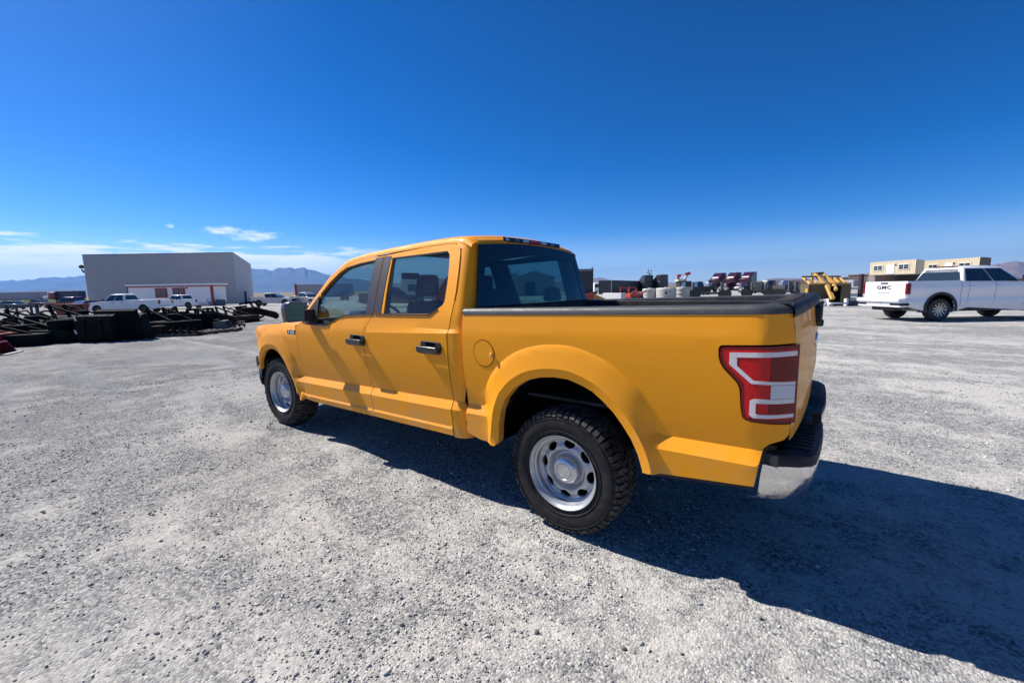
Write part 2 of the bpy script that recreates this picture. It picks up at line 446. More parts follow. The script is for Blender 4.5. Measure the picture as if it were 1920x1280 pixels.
# ------------------------------------------------------------------ ground, gravel, hills, air
def ground_material():
    m = bpy.data.materials.new('gravel_ground'); m.use_nodes = True; t = m.node_tree; b = t.nodes['Principled BSDF']
    b.inputs['Roughness'].default_value = .95; b.inputs['Specular IOR Level'].default_value = .15
    c = t.nodes.new('ShaderNodeTexCoord')
    def noise(scale, det=6, rough=.6, vec=None, dist=0):
        n = t.nodes.new('ShaderNodeTexNoise'); n.inputs['Scale'].default_value = scale; n.inputs['Detail'].default_value = det; n.inputs['Roughness'].default_value = rough; n.inputs['Distortion'].default_value = dist
        t.links.new(vec or c.outputs['Object'], n.inputs['Vector']); return n.outputs[0]
    def mr(v, a, b_, lo=0, hi=1):
        n = t.nodes.new('ShaderNodeMapRange'); n.inputs[1].default_value = a; n.inputs[2].default_value = b_; n.inputs[3].default_value = lo; n.inputs[4].default_value = hi
        t.links.new(v, n.inputs[0]); return n.outputs[0]
    def mixc(f, a, b_, mode='MIX'):
        n = t.nodes.new('ShaderNodeMixRGB'); n.blend_type = mode
        for i, v in ((0, f), (1, a), (2, b_)):
            if isinstance(v, tuple): n.inputs[i].default_value = v
            elif isinstance(v, (int, float)): n.inputs[i].default_value = v
            else: t.links.new(v, n.inputs[i])
        return n.outputs[0]
    def math_(op, a, b_=None):
        n = t.nodes.new('ShaderNodeMath'); n.operation = op
        for i, v in enumerate((a, b_)):
            if v is None: continue
            if isinstance(v, (int, float)): n.inputs[i].default_value = v
            else: t.links.new(v, n.inputs[i])
        return n.outputs[0]
    # stone-sized cells
    vo = t.nodes.new('ShaderNodeTexVoronoi'); vo.inputs['Scale'].default_value = 75; t.links.new(c.outputs['Object'], vo.inputs['Vector'])
    vo2 = t.nodes.new('ShaderNodeTexVoronoi'); vo2.inputs['Scale'].default_value = 33; vo2.inputs['Randomness'].default_value = 1; t.links.new(c.outputs['Object'], vo2.inputs['Vector'])
    sepc = t.nodes.new('ShaderNodeSeparateColor'); t.links.new(vo.outputs['Color'], sepc.inputs[0])
    sepc2 = t.nodes.new('ShaderNodeSeparateColor'); t.links.new(vo2.outputs['Color'], sepc2.inputs[0])
    stone = mixc(sepc.outputs[0], (.10, .10, .102, 1), (.50, .49, .465, 1))
    stone = mixc(math_('MULTIPLY', mr(sepc2.outputs[0], .75, .95), .55), stone, (.17, .175, .19, 1))
    dusty = mixc(noise(9, 5), (.49, .468, .42, 1), (.585, .563, .515, 1))
    # dust patches, metres across, drawn out along the traffic direction (world X)
    mp = t.nodes.new('ShaderNodeMapping'); mp.inputs['Rotation'].default_value = (0, 0, R(-8)); mp.inputs['Scale'].default_value = (.45, 1.0, 1); t.links.new(c.outputs['Object'], mp.inputs[0])
    big = noise(.55, 6, .62, mp.outputs[0], .6)
    mid = noise(2.3, 6, .65, c.outputs['Object'], .3)
    sml = noise(7, 6, .7, c.outputs['Object'], .2)
    f = mr(math_('ADD', math_('MULTIPLY', big, .45), math_('ADD', math_('MULTIPLY', mid, .33), math_('MULTIPLY', sml, .22))), .46, .555)
    fine = noise(38, 4, .7)
    f2 = math_('MULTIPLY', f, mr(fine, .26, .52))
    base = mixc(math_('MULTIPLY', f2, .85), stone, dusty)
    # darker, coarser zones
    dk = mr(noise(.28, 4, .55, mp.outputs[0], .4), .50, .66)
    base = mixc(math_('MULTIPLY', dk, .45), base, (.19, .197, .215, 1))
    # ground ahead of the pickup and to its left: stones' shaded sides painted darker
    sx = t.nodes.new('ShaderNodeSeparateXYZ'); t.links.new(c.outputs['Object'], sx.inputs[0])
    lane = mr(math_('ADD', sx.outputs[0], math_('MULTIPLY', noise(.35, 4), 5.0)), 2.5, 10)
    lane = math_('MULTIPLY', lane, mr(sx.outputs[1], -26, -6))
    base = mixc(math_('MULTIPLY', lane, .80), base, (.52, .53, .55, 1), 'MULTIPLY')
    # wheel tracks: long soft pale and dark streaks further away
    mp2 = t.nodes.new('ShaderNodeMapping'); mp2.inputs['Rotation'].default_value = (0, 0, R(52)); mp2.inputs['Scale'].default_value = (.05, 1.1, 1); t.links.new(c.outputs['Object'], mp2.inputs[0])
    st = noise(.9, 5, .6, mp2.outputs[0], .2)
    base = mixc(math_('MULTIPLY', mr(st, .56, .70), .24), base, (.60, .59, .56, 1))
    base = mixc(math_('MULTIPLY', mr(st, .44, .34), .35), base, (.26, .27, .29, 1))
    # a few faint compacted wheel tracks crossing the yard
    wob = noise(.16, 5, .6); brk = mr(noise(1.3, 6, .7), .47, .60)
    for (nx, ny, c0, wd_, st_) in ((.9999, .0101, 7.8, .26, .30), (.9972, -.0744, 9.0, .32, .28), (.9886, .1505, 2.5, .26, .30), (.9967, .0811, 4.0, .26, .28), (.9886, .1505, .9, .2, .25), (-.3047, -.9524, 10.2, .2, .45), (-.548, -.8365, 8.0, .18, .45), (-.42, -.9, 12.2, .3, .35)):
        v = math_('ADD', math_('MULTIPLY', sx.outputs[0], nx), math_('MULTIPLY', sx.outputs[1], ny))
        v = math_('ABSOLUTE', math_('ADD', math_('SUBTRACT', v, c0+1.3), math_('MULTIPLY', wob, 2.6)))
        v = math_('MULTIPLY', mr(v, wd_, wd_*.35), brk)
        base = mixc(math_('MULTIPLY', v, st_), base, (.50, .485, .45, 1))
    # desert scrub beyond the yard
    cd_ = t.nodes.new('ShaderNodeVectorMath'); cd_.operation = 'LENGTH'; t.links.new(c.outputs['Object'], cd_.inputs[0])
    far = mr(cd_.outputs['Value'], 150, 210)
    scrub = mixc(mr(noise(.02, 6), .4, .6), (.13, .12, .08, 1), (.22, .185, .14, 1))
    base = mixc(far, base, scrub)
    t.links.new(base, b.inputs['Base Color'])
    h = math_('ADD', math_('MULTIPLY', vo.outputs['Distance'], -.6), math_('MULTIPLY', vo2.outputs['Distance'], -.15))
    h = math_('ADD', h, math_('MULTIPLY', sepc.outputs[1], .35))
    h = math_('MULTIPLY', h, math_('SUBTRACT', 1.0, math_('MULTIPLY', f2, .6)))
    h = math_('ADD', h, math_('MULTIPLY', noise(150, 3), .35))
    h = math_('ADD', h, math_('MULTIPLY', noise(14, 5, .65), 1.1))
    bp = t.nodes.new('ShaderNodeBump'); bp.inputs['Strength'].default_value = .75; bp.inputs['Distance'].default_value = .019
    t.links.new(h, bp.inputs['Height']); t.links.new(bp.outputs[0], b.inputs['Normal'])
    return m
def vnoise(x, y, s, seed):
    """cheap value noise on arrays"""
    g = np.random.default_rng(seed).random((256, 256))
    X, Y_ = x*s, y*s; i, j = np.floor(X).astype(int), np.floor(Y_).astype(int); a, b = X-i, Y_-j
    a = a*a*(3-2*a); b = b*b*(3-2*b)
    G = lambda p, q: g[p % 256, q % 256]
    return (G(i, j)*(1-a)+G(i+1, j)*a)*(1-b)+(G(i, j+1)*(1-a)+G(i+1, j+1)*a)*b
def np_mesh(name, V, F, m, smooth=False):
    me = bpy.data.meshes.new(name); n = len(V); k = F.shape[1]
    me.vertices.add(n); me.vertices.foreach_set('co', V.astype(np.float32).ravel())
    me.loops.add(F.size); me.loops.foreach_set('vertex_index', F.astype(np.int32).ravel())
    me.polygons.add(len(F)); me.polygons.foreach_set('loop_start', np.arange(0, F.size, k, dtype=np.int32)); me.polygons.foreach_set('loop_total', np.full(len(F), k, np.int32))
    me.update(calc_edges=True); me.validate()
    if smooth: me.polygons.foreach_set('use_smooth', [True]*len(F))
    me.materials.append(m)
    o = bpy.data.objects.new(name, me); col.objects.link(o); return o
def micro(x, y):
    r_ = np.hypot(x-0, y-2)
    k = np.exp(-(r_/14)**2)
    return k*((vnoise(x, y, 1.3, 1)-.5)*.022+(vnoise(x, y, 4.2, 2)-.5)*.014+(vnoise(x, y, 13, 3)-.5)*.007) - .006*k
N = 521
s_ = np.linspace(-1, 1, N); K = 12.2
ax = np.sinh(s_*K)/math.sinh(K)*30000
GX, GY = np.meshgrid(ax-.4, ax+1.6, indexing='ij')
Zg = hgt(GX, GY)+micro(GX, GY)
V = np.column_stack([GX.ravel(), GY.ravel(), Zg.ravel()])
I = np.arange(N*N).reshape(N, N)
F = np.column_stack([I[:-1, :-1].ravel(), I[1:, :-1].ravel(), I[1:, 1:].ravel(), I[:-1, 1:].ravel()])
tag(np_mesh('ground', V, F, ground_material(), True), kind='structure')

# loose stones near the viewer, one mesh
def gravel():
    ph = (1+5**.5)/2
    ico = np.array([(-1,ph,0),(1,ph,0),(-1,-ph,0),(1,-ph,0),(0,-1,ph),(0,1,ph),(0,-1,-ph),(0,1,-ph),(ph,0,-1),(ph,0,1),(-ph,0,-1),(-ph,0,1)])/1.9
    IF = np.array([(0,11,5),(0,5,1),(0,1,7),(0,7,10),(0,10,11),(1,5,9),(5,11,4),(11,10,2),(10,7,6),(7,1,8),(3,9,4),(3,4,2),(3,2,6),(3,6,8),(3,8,9),(4,9,5),(2,4,11),(6,2,10),(8,6,7),(9,8,1)])
    n = 88000
    r_ = rng
    # polar scatter about the viewer, thinning with distance, over the arc that the yard is seen through (and well past it)
    rad = .55+9.5*r_.random(n)**1.35
    ang = YAW + (r_.random(n)-.5)*R(185)
    x = CAM[0]+rad*np.cos(ang); y = CAM[1]+rad*np.sin(ang)
    cl = vnoise(x, y, .9, 21)*.6+vnoise(x, y, 3.1, 22)*.4
    keep = r_.random(n) < np.clip((cl-.30)*3.0, .12, 1)
    x, y, rad = x[keep], y[keep], rad[keep]
    for tx_, ty_ in ((0, .92), (3.683, .92)):     # stones pushed up round the tyres
        a_ = r_.random(420)*2*PI; q_ = 1+.35*r_.random(420)
        x = np.append(x, tx_+.20*q_*np.cos(a_)); y = np.append(y, ty_+.17*q_*np.sin(a_)); rad = np.append(rad, np.full(420, 4.0))
    n = len(x)
    size = .0040+.0045*r_.random(n)**1.5+.008*(r_.random(n) > .93)*r_.random(n)+.009*(r_.random(n) > .996)
    size *= np.clip(.8+rad*.05, .8, 1.15)*.88
    rot = r_.normal(size=(n, 4)); rot /= np.linalg.norm(rot, axis=1)[:, None]
    w, a, b, c = rot.T
    RM = np.stack([1-2*(b*b+c*c), 2*(a*b-c*w), 2*(a*c+b*w), 2*(a*b+c*w), 1-2*(a*a+c*c), 2*(b*c-a*w), 2*(a*c-b*w), 2*(b*c+a*w), 1-2*(a*a+b*b)], -1).reshape(n, 3, 3)
    base = ico[None]*(1+.75*(r_.random((n, 12, 1))-.5))
    base = base*np.stack([1+.5*r_.random(n), .75+.35*r_.random(n), .5+.35*r_.random(n)], -1)[:, None, :]
    P = np.einsum('nij,nkj->nki', RM, base)*size[:, None, None]
    P[:, :, 2] *= .8
    z = hgt(x, y)+micro(x, y)+size*.28
    P += np.stack([x, y, z], -1)[:, None, :]
    V = P.reshape(-1, 3); F = (IF[None]+12*np.arange(n)[:, None, None]).reshape(-1, 3)
    m = bpy.data.materials.new('loose_stone'); m.use_nodes = True; t = m.node_tree; bb = t.nodes['Principled BSDF']; bb.inputs['Roughness'].default_value = .9; bb.inputs['Specular IOR Level'].default_value = .2
    g = t.nodes.new('ShaderNodeNewGeometry'); cr = t.nodes.new('ShaderNodeValToRGB')
    e = cr.color_ramp.elements; e[0].color = (.15, .15, .153, 1); e[1].color = (.62, .60, .56, 1); e[1].position = 1
    e2 = e.new(.35); e2.color = (.27, .272, .28, 1); e3 = e.new(.75); e3.color = (.48, .475, .455, 1)
    t.links.new(g.outputs['Random Per Island'], cr.inputs[0]); t.links.new(cr.outputs[0], bb.inputs['Base Color'])
    tag(np_mesh('loose_gravel', V, F, m), kind='stuff')
    me = bpy.data.objects['loose_gravel']; tag(me, 'loose grey gravel stones scattered over the yard', 'gravel')
gravel()

rock = mat('mountain_rock', (.10, .095, .10), rough=1, var=.35, vscale=.0011, spec=.1)
rock2 = mat('desert_hill', (.22, .16, .13), rough=1, var=.3, vscale=.004, spec=.1)
def ridge(name, crest, dist, thick, m, seed, base_drop=2.0, nrow=27, rough=.16, step=6):
    us = np.arange(crest[0][0], crest[-1][0]+1, step); vs_ = np.interp(us, [c[0] for c in crest], [c[1] for c in crest])
    rr = np.random.default_rng(seed); rows = []
    hs_ = []
    for u, v in zip(us, vs_): hs_.append((hz(u)-v)*dist/FPX)
    hs_ = np.array(hs_)*(1+.10*(vnoise(us*.11+seed, us*0+seed*3.0, 1.0, seed+1)-.5)+.05*(vnoise(us*.35, us*0+seed, 1.0, seed+2)-.5))
    tt = np.linspace(-1, 1, nrow)
    for i, u in enumerate(us):
        row = []
        p0 = at(u, dist-thick); p1 = at(u, dist+thick)
        for j, q in enumerate(tt):
            p = p0.lerp(p1, (q+1)/2)
            prof = max(0, 1-abs(q)**1.0)**1.15
            nn = float(vnoise(np.array([i*.35+seed]), np.array([j*.45]), 1.0, seed)[0]-.5)+.5*float(vnoise(np.array([i*.9+seed]), np.array([j*1.1]), 1.0, seed+5)[0]-.5)
            h = hs_[i]*(prof*(1+rough*nn*1.6*(1-abs(q))**0*min(1, abs(q)*6)))
            row.append((p.x, p.y, -base_drop+max(0, h)+CAM[2]*prof))
        rows.append(row)
    b = MB(); b.grid(rows); o = b.build(name, m, smooth=28); tag(o, kind='structure'); return o
ridge('mountains', [(-500, 540), (-250, 531), (0, 526.5), (40, 525), (60, 524.5), (85, 521), (100, 519.5), (125, 520), (165, 516.5), (210, 513), (300, 507), (400, 504), (472, 503.5), (490, 507), (498, 504.8), (512, 507), (527, 502), (540, 504), (549, 501.4), (576, 504.6), (600, 511), (618, 516), (660, 523), (740, 530), (820, 534)], 13000, 3200, rock, 3)
ridge('mountains', [(-420, 549), (-100, 547), (20, 545), (100, 541), (165, 543), (300, 546), (400, 547)], 8000, 1300, rock, 14)
ridge('mountains', [(820, 538), (900, 536), (1000, 531), (1060, 527), (1112, 521), (1125, 520), (1150, 525), (1230, 529), (1300, 531), (1420, 527), (1450, 521.5), (1480, 521), (1530, 524)], 9500, 1500, rock2, 8)
ridge('mountains', [(1560, 524), (1600, 517), (1625, 513), (1660, 511), (1720, 511), (1800, 506), (1850, 499), (1880, 492), (1903, 489.5), (1925, 493), (1980, 499), (2080, 507), (2300, 514)], 7000, 1500, rock2, 9)

# thin desert air round everything up to the mountains
hb = MB().box(-22000, 22000, -22000, 22000, -6, 920)
haze = hb.build('haze', [], None, fixn=True)
hm = bpy.data.materials.new('air'); hm.use_nodes = True; t = hm.node_tree
for n in list(t.nodes): t.nodes.remove(n)
ho = t.nodes.new('ShaderNodeOutputMaterial'); pv = t.nodes.new('ShaderNodeVolumePrincipled')
pv.inputs['Color'].default_value = (.16, .46, 1, 1); pv.inputs['Density'].default_value = 5.2e-5; pv.inputs['Anisotropy'].default_value = .2
t.links.new(pv.outputs[0], ho.inputs['Volume']); haze.data.materials.append(hm)
tag(haze, kind='stuff')
# grass bank on the far left
gm = mat('verge_grass', (.055, .085, .03), rough=1, var=.5, vscale=.9, spec=.1)
rows = []
for i, u in enumerate(np.arange(-420, 166, 6)):
    row = []
    for q, h in ((-4, 0), (-2.2, .7), (-.6, 1.05), (.6, 1.1), (2.4, .7), (4.5, 0)):
        p = at(u, 118+q); row.append((p.x, p.y, p.z-.05+h*(1+.25*math.sin(i*1.7+q))))
    rows.append(row)
tag(MB().grid(rows).build('grass_bank', gm, smooth=40), kind='structure')

# ------------------------------------------------------------------ the yellow crew-cab pickup
truck = empty('pickup_truck', (0, 0, 0), 0, 'yellow-orange crew cab pickup truck with steel wheels, parked in the foreground on gravel', 'pickup truck')
WB = 3.683
RA = [(.46,.501),(.454,.61),(.436,.708),(.397,.796),(.325,.875),(.228,.937),(.125,.968),(.026,.98),(-.068,.978),(-.157,.953),(-.222,.927),(-.285,.882),(-.347,.829),(-.397,.77),(-.446,.703),(-.485,.626),(-.51,.546)]
FA = [(4.14,.60),(4.10,.69),(4.05,.755),(3.99,.802),(3.919,.843),(3.82,.872),(3.72,.88),(3.64,.868),(3.55,.829),(3.474,.771),(3.399,.686),(3.314,.590),(3.238,.475),(3.17,.372)]
RC = (-.02, .48); FC = (3.72, .44)
def rtab(pts, c):
    a = [math.atan2(z-c[1], x-c[0]) for x, z in pts]; r_ = [math.hypot(x-c[0], z-c[1]) for x, z in pts]
    o = np.argsort(a); return np.array(a)[o], np.array(r_)[o]
RT = rtab(RA, RC); FT = rtab(FA, FC)
def zsh(x): return 1.228-.0405*x
def zst(x): return .722-.031*x
def zsb(x): return .658-.028*x
def S(x, z):
    x = np.asarray(x, float); z = np.asarray(z, float)
    # lower side, measured from the crease lines
    sh, st, sb = zsh(x), zst(x), zsb(x)
    y = np.where(z >= sh, 1.0-.105*np.clip(z-sh, 0, .3)-.25*np.clip(z-sh-.10, 0, 1)**2, 0)
    t = np.clip((sh-z)/(sh-st), 0, 1)
    y = np.where((z < sh) & (z >= st), 1.0-.001*t-.038*t**2.0, y)
    t2 = np.clip((st-z)/(st-sb), 0, 1)
    bedend = sst(.2, -.5, x)
    y = np.where((z < st) & (z >= sb), .961+.035*t2, y)
    y = np.where(z < sb, .996-.05*np.clip(sb-z, 0, .3), y)
    # thin sill step on the doors only
    th = .525-.024*x
    dr = (x > .83)
    y = np.where(dr & (z < th), y+.010*np.clip((th-z)/.016, 0, 1), y)
    y = np.where(dr & (z < .46-.02*x), y-.6*np.clip(.46-.02*x-z, 0, .1), y)
    # window zone
    g = z > 1.31
    t3 = np.clip((z-1.31)/.53, 0, 1.3)
    cab = x > .79
    y = np.where(g & cab, .967-.165*t3-.035*t3*t3, y)
    y = np.where((z > 1.2) & (z <= 1.31) & cab, np.minimum(y, .967+.16*(1.31-z)), y)
    # wheel arch flares
    for (c, T, pk) in ((RC, RT, 1.029), (FC, FT, 1.022)):
        th_ = np.arctan2(z-c[1], x-c[0]); r_ = np.hypot(x-c[0], z-c[1]); d = r_-np.interp(th_, T[0], T[1])
        wd = (.060+.075*sst(.58, .86, z))*(1-.45*np.where(x < c[0], sst(1.0, .72, z), 0)*(c[0] < 1))
        w = np.where(d < .052, 1.0, np.clip(1-(d-.052)/wd, 0, 1)**.85)
        kz = .14*np.clip((z-.78)/.15, 0, 1)
        w = np.where(d > .052, w*(1-kz)+kz*np.clip((.055+wd-d)/.013, 0, 1), w)
        w = np.where((z < .40) & (d > .06), 0, w)
        lip = np.where(d < .052, -.015*(1-d/.052), 0)
        near = (d < .205) & (z < 1.30)
        y = np.where(near, np.maximum(y, y*(1-w)+(pk+lip)*w), y)
    # front wing and rear corner turn in
    fx = np.clip(x-3.9, 0, 1); y = y-.42*fx**2
    y = np.where(x > 3.18, y-.9*np.clip(z-1.04, 0, .2)**1.5*1.2, y)
    rx = np.clip(-1.0-x, 0, .2); y = y-4.2*rx**2
    return y
HR = .02
ztop = lambda x: 1.357-.0244*x
for side in (1, -1):
    X = dict(side=side)
    # front wing
    fo = [(3.178,1.165),(3.170,1.10),(3.164,1.04),(3.155,.87),(3.131,.722),(3.109,.625),(3.088,.40),(3.155,.368)]+FA[::-1][0:]+[(4.17,.60),(4.22,.70),(4.40,.70),(4.455,.78),(4.42,.92),(4.36,1.06),(4.25,1.105),(3.9,1.14),(3.5,1.165)]
    wing = panel('front_wing', fo, S, yellow, truck, lines=[[(3.15, zst(3.15)), (3.36, zst(3.36))], [(3.14, zsb(3.14)), (3.27, zsb(3.27))], arcline(FC, FT, .052, .75, 3.1), arcline(FC, FT, .176, .95, 2.5, 50), arcline(FC, FT, .191, .95, 2.5, 50)], depth=.035, step=.04, bstep=.022, ang=19, **X)
    # front door
    kink = [(2.716,1.180),(2.60,1.180),(2.545,1.189),(2.46,1.222),(2.381,1.256),(2.32,1.275),(2.259,1.287)]
    fd = [(3.158,1.150),(3.158,1.04),(3.149,.868),(3.125,.722),(3.103,.625),(3.08,.412),(2.93,.392),(1.874,.418),(1.895,.502),(1.921,.701),(1.959,.916),(1.956,1.147),(1.944,1.189),(1.875,1.275),(1.826,1.31),(1.885,1.803),(2.113,1.797),(2.325,1.780),(2.428,1.746),(2.549,1.694),(2.69,1.603),(2.793,1.484),(2.951,1.312),(3.06,1.20)]
    fh = [(2.97,1.18)]+kink+[(1.94,1.306),(2.004,1.762),(2.218,1.745),(2.412,1.716),(2.507,1.674),(2.643,1.576),(2.76,1.47)]
    L = lambda f, a, b: [(x, f(x)) for x in np.linspace(a, b, 24)]
    fdo = panel('front_door', fd, S, yellow, truck, holes=[fh], lines=[L(zsh, 3.10, 1.97), L(zst, 3.10, 1.93), L(zsb, 3.09, 1.925), L(lambda x: .525-.024*x, 3.05, 1.91), L(lambda x: .509-.024*x, 3.05, 1.91)], depth=.03, step=.055, **X)
    rd = [(1.868,.419),(1.889,.502),(1.915,.701),(1.953,.916),(1.950,1.147),(1.938,1.189),(1.869,1.275),(1.820,1.31),(1.879,1.803),(1.40,1.838),(1.13,1.845),(1.04,1.842),(.985,1.815),(.962,1.772),(.930,1.618),(.912,1.487),(.910,1.375),(.918,1.265),(.932,1.186),(.934,.989),(.926,.825),(.921,.667),(.910,.489),(.902,.441)]
    rh = rounded([(1.70,1.312),(1.764,1.766),(1.075,1.780),(1.022,1.60),(1.005,1.40),(1.055,1.365),(1.15,1.322)], [0,.0,.03,.10,.05,.03,.04])
    rdo = panel('rear_door', rd, S, yellow, truck, holes=[rh], lines=[L(zsh, 1.94, .94), L(zst, 1.90, .935), L(zsb, 1.895, .93), L(lambda x: .525-.024*x, 1.88, .925), L(lambda x: .509-.024*x, 1.88, .925)], depth=.03, step=.055, **X)
    if side == 1: FDO, RDO = fdo, rdo
    inn = lambda x, z: S(x, z)-.034
    panel('inner_trim', [(3.0,1.12),(1.98,1.12),(1.93,1.25),(1.86,1.31),(1.90,1.79),(2.11,1.785),(2.32,1.768),(2.43,1.735),(2.54,1.685),(2.68,1.595),(2.78,1.475),(2.92,1.32)], inn, greyint, fdo, holes=[[(2.90,1.19)]+kink+[(1.94,1.306),(2.004,1.755),(2.218,1.738),(2.412,1.709),(2.507,1.667),(2.643,1.569),(2.75,1.46)]], depth=.006, step=.15, bstep=.1, **X)
    panel('inner_trim', [(1.94,1.12),(1.84,1.31),(1.87,1.79),(1.40,1.82),(1.05,1.83),(.99,1.80),(.94,1.62),(.93,1.40),(.95,1.12)], inn, greyint, rdo, holes=[rh], depth=.006, step=.15, bstep=.1, **X)
    # glass panes sit 12 mm behind the frames
    def pane(name, poly, parent, off=.012, m=win_side, step=.12):
        V, F = triang(poly, step=step, bstep=.08)
        b = MB(); b.add([(v[0], side*(float(S(v[0], max(v[1], 1.3)))-off-(.0 if v[1] > 1.3 else 0)), v[1]) for v in V], [tuple(map(int, f)) for f in F])
        o = b.build(name, m, parent, smooth=40); return o
    pane('window_pane', [(2.98,1.17),(2.70,1.17),(2.54,1.18),(2.37,1.245),(2.25,1.277),(1.93,1.296),(1.995,1.772),(2.22,1.755),(2.42,1.726),(2.515,1.682),(2.65,1.585),(2.77,1.478)], fdo)
    pane('window_pane', [(1.71,1.30),(1.77,1.775),(1.06,1.79),(1.01,1.60),(.995,1.40),(1.05,1.352),(1.14,1.312)], rdo)
    # black division bars / B pillar cover, in two halves with the door gap between them
    def strip(name, poly, parent, off=.004, m=applique, th=.012, step=.08):
        V, F = triang(poly, step=step, bstep=.05); n = len(V)
        b = MB(); P = [(v[0], side*(float(S(v[0], v[1]))+off), v[1]) for v in V]
        b.add(P+[(p[0], p[1]-side*th, p[2]) for p in P], [tuple(map(int, f)) for f in F])
        from collections import Counter
        cnt = Counter()
        for f in F:
            for q in range(3): cnt[tuple(sorted((f[q], f[(q+1) % 3])))] += 1
        b.f += [(a, c_, c_+n, a+n) for (a, c_), k in cnt.items() if k == 1]; b.m += [0]*(len(b.f)-len(b.m))
        return b.build(name, m, parent, smooth=30)
    strip('pillar_cover', [(1.890,1.795),(1.832,1.318),(1.945,1.310),(2.008,1.760),(2.0,1.788)], fdo)
    strip('pillar_cover', [(1.876,1.797),(1.818,1.318),(1.735,1.318),(1.782,1.765),(1.79,1.795)], rdo)
    strip('window_frame', [(1.735,1.318),(1.782,1.765),(1.766,1.766),(1.705,1.318)], rdo, off=-.003, m=gloss_black)
    # black sail triangle ahead of the front window
    strip('mirror_sail', [(3.035,1.195),(2.735,1.187),(2.745,1.28),(2.785,1.463),(2.93,1.316)], fdo, off=.004, m=blackpl)
    # window weather strips
    def wst(path, parent, w=.012, m=mat('weather_strip_grey', (.06,.058,.055), rough=.4), off=.004):
        b = MB(); pr = [(x, side*(float(S(x, z))+off), z) for x, z in dens(path, .06, False)]
        for a, c_ in zip(pr[:-1], pr[1:]): b.bar(a, c_, .010, w)
        return b.build('weather_strip', m, parent)
    wst([(2.74,1.181)]+kink[1:]+[(1.94,1.302),(1.835,1.306)], fdo, .010)
    wst([(1.82,1.307),(1.70,1.308),(1.15,1.316),(1.06,1.358)], rdo, .010)
    wst([(2.75,1.475),(2.643,1.580),(2.507,1.678),(2.412,1.720),(2.218,1.748),(2.004,1.765)], fdo, .012)
    wst([(1.764,1.770),(1.1,1.784)], rdo, .012)
    # door handles: recess plate, grip, flat black slab for the shade in the recess
    for hx, par in ((2.045, fdo), (1.10, rdo)):
        hz_ = 1.075
        y0 = float(S(hx, hz_))
        h = MB(); w_ = .105
        h.prism(rounded([(hx-w_, hz_+.045), (hx+w_, hz_+.050), (hx+w_+.012, hz_-.005), (hx+w_-.01, hz_-.048), (hx-w_+.01, hz_-.046), (hx-w_-.012, hz_-.005)], .018, 3), side*(y0-.012), side*(y0+.008))
        hd = h.build('door_handle', blackpl, par, bevel=.004)
        g = MB(); g.prism(rounded([(hx-w_-.004, hz_+.012), (hx+w_+.010, hz_+.014), (hx+w_+.008, hz_-.030), (hx+w_-.03, hz_-.040), (hx-w_+.03, hz_-.038), (hx-w_-.002, hz_-.026)], .016, 3), side*(y0+.020), side*(y0+.052))
        g.box(hx-w_+.002, hx-w_+.028, *sorted((side*y0, side*(y0+.03))), hz_-.02, hz_+.006); g.box(hx+w_-.02, hx+w_+.004, *sorted((side*y0, side*(y0+.03))), hz_-.02, hz_+.006)
        g.build('grip', mat('handle_black', (.016, .016, .018), rough=.28, coat=.4), par, bevel=.006)
        MB().box(hx-.045, hx+.05, *sorted((side*(y0+.002), side*(y0+.010))), hz_+.018, hz_+.042).build('handle_shade', seam, par)
    # cab rear corner, from the door gap round to the back panel
    rows = []
    for z in [.425,.43,.45,.5,.56,.62,zsb(.85)-.01,zsb(.85),zst(.85),zst(.85)+.01,.75,.85,.95,1.05,1.12,zsh(.85),1.22,1.27,1.31,1.36,1.42,1.50,1.58,1.66,1.74,1.80,1.845]:
        xb = .782+.085*max(0, (z-1.34)/.5) if z > 1.34 else .782
        edge_x = float(np.interp(z, [.44,.489,.667,.825,.989,1.186,1.265,1.375,1.487,1.618,1.772,1.815,1.85], [.896,.904,.915,.920,.928,.926,.912,.904,.906,.924,.956,.979,1.04]))
        row = []
        for k in range(11):
            q = k/10
            if q < .4: x = edge_x+(xb+.10-edge_x)*(q/.4); yy = float(S(max(x, .80), z))-.002-.004*(q/.4)
            else:
                a = (q-.4)/.6*PI/2; x = xb+.10-.10*math.sin(a); yy = float(S(max(x, .80), z))-.006-.095*(1-math.cos(a))
            row.append((x, side*yy, z))
        rows.append(row)
    cc = MB().grid(rows); cc.build('cab_corner', yellow, truck, smooth=25)
    # dark shell behind the panel gaps
    sh_ = MB()
    for (x0, x1, z0, z1, d) in ((.80, 3.16, .42, 1.18, .035), (.80, 1.0, 1.0, 1.36, .04), (3.0, 3.3, .42, 1.16, .05)):
        zs = np.linspace(z0, z1, 7)
        sh_.grid([[(x, side*(min(float(S(x, z)), 1.0)-d-.03*(z < .5)), z) for z in zs] for x in np.linspace(x0, x1, 12)])
    for zz in (1.78,): sh_.box(.95, 2.05, *sorted((side*.70, side*.745)), 1.785, 1.815)
    for (xa, xb_, xc, xd) in ((1.78, 1.90, 1.86, 1.96), (.86, .99, .92, 1.04)):
        sh_.hexa([(xa,side*.86,1.25),(xb_,side*.86,1.25),(xb_,side*.90,1.25),(xa,side*.90,1.25)], [(xc,side*.685,1.81),(xd,side*.685,1.81),(xd,side*.715,1.81),(xc,side*.715,1.81)])
    sh_.build('inner_shell', seam, truck)
    # bed side
    bo = [(.772,ztop(.77)),(.776,1.265),(.779,1.179),(.779,.916),(.770,.735),(.764,.501),(.746,.488),(.646,.464),(.493,.461)]+RA+[(-.510,.534),(-.655,.549),(-.757,.561),(-1.015,.590)]
    bo += [(-1.03,.70),(-1.040,.765),(-1.064,.788),(-1.115,.808),(-1.130,.832),(-1.134,.880)]
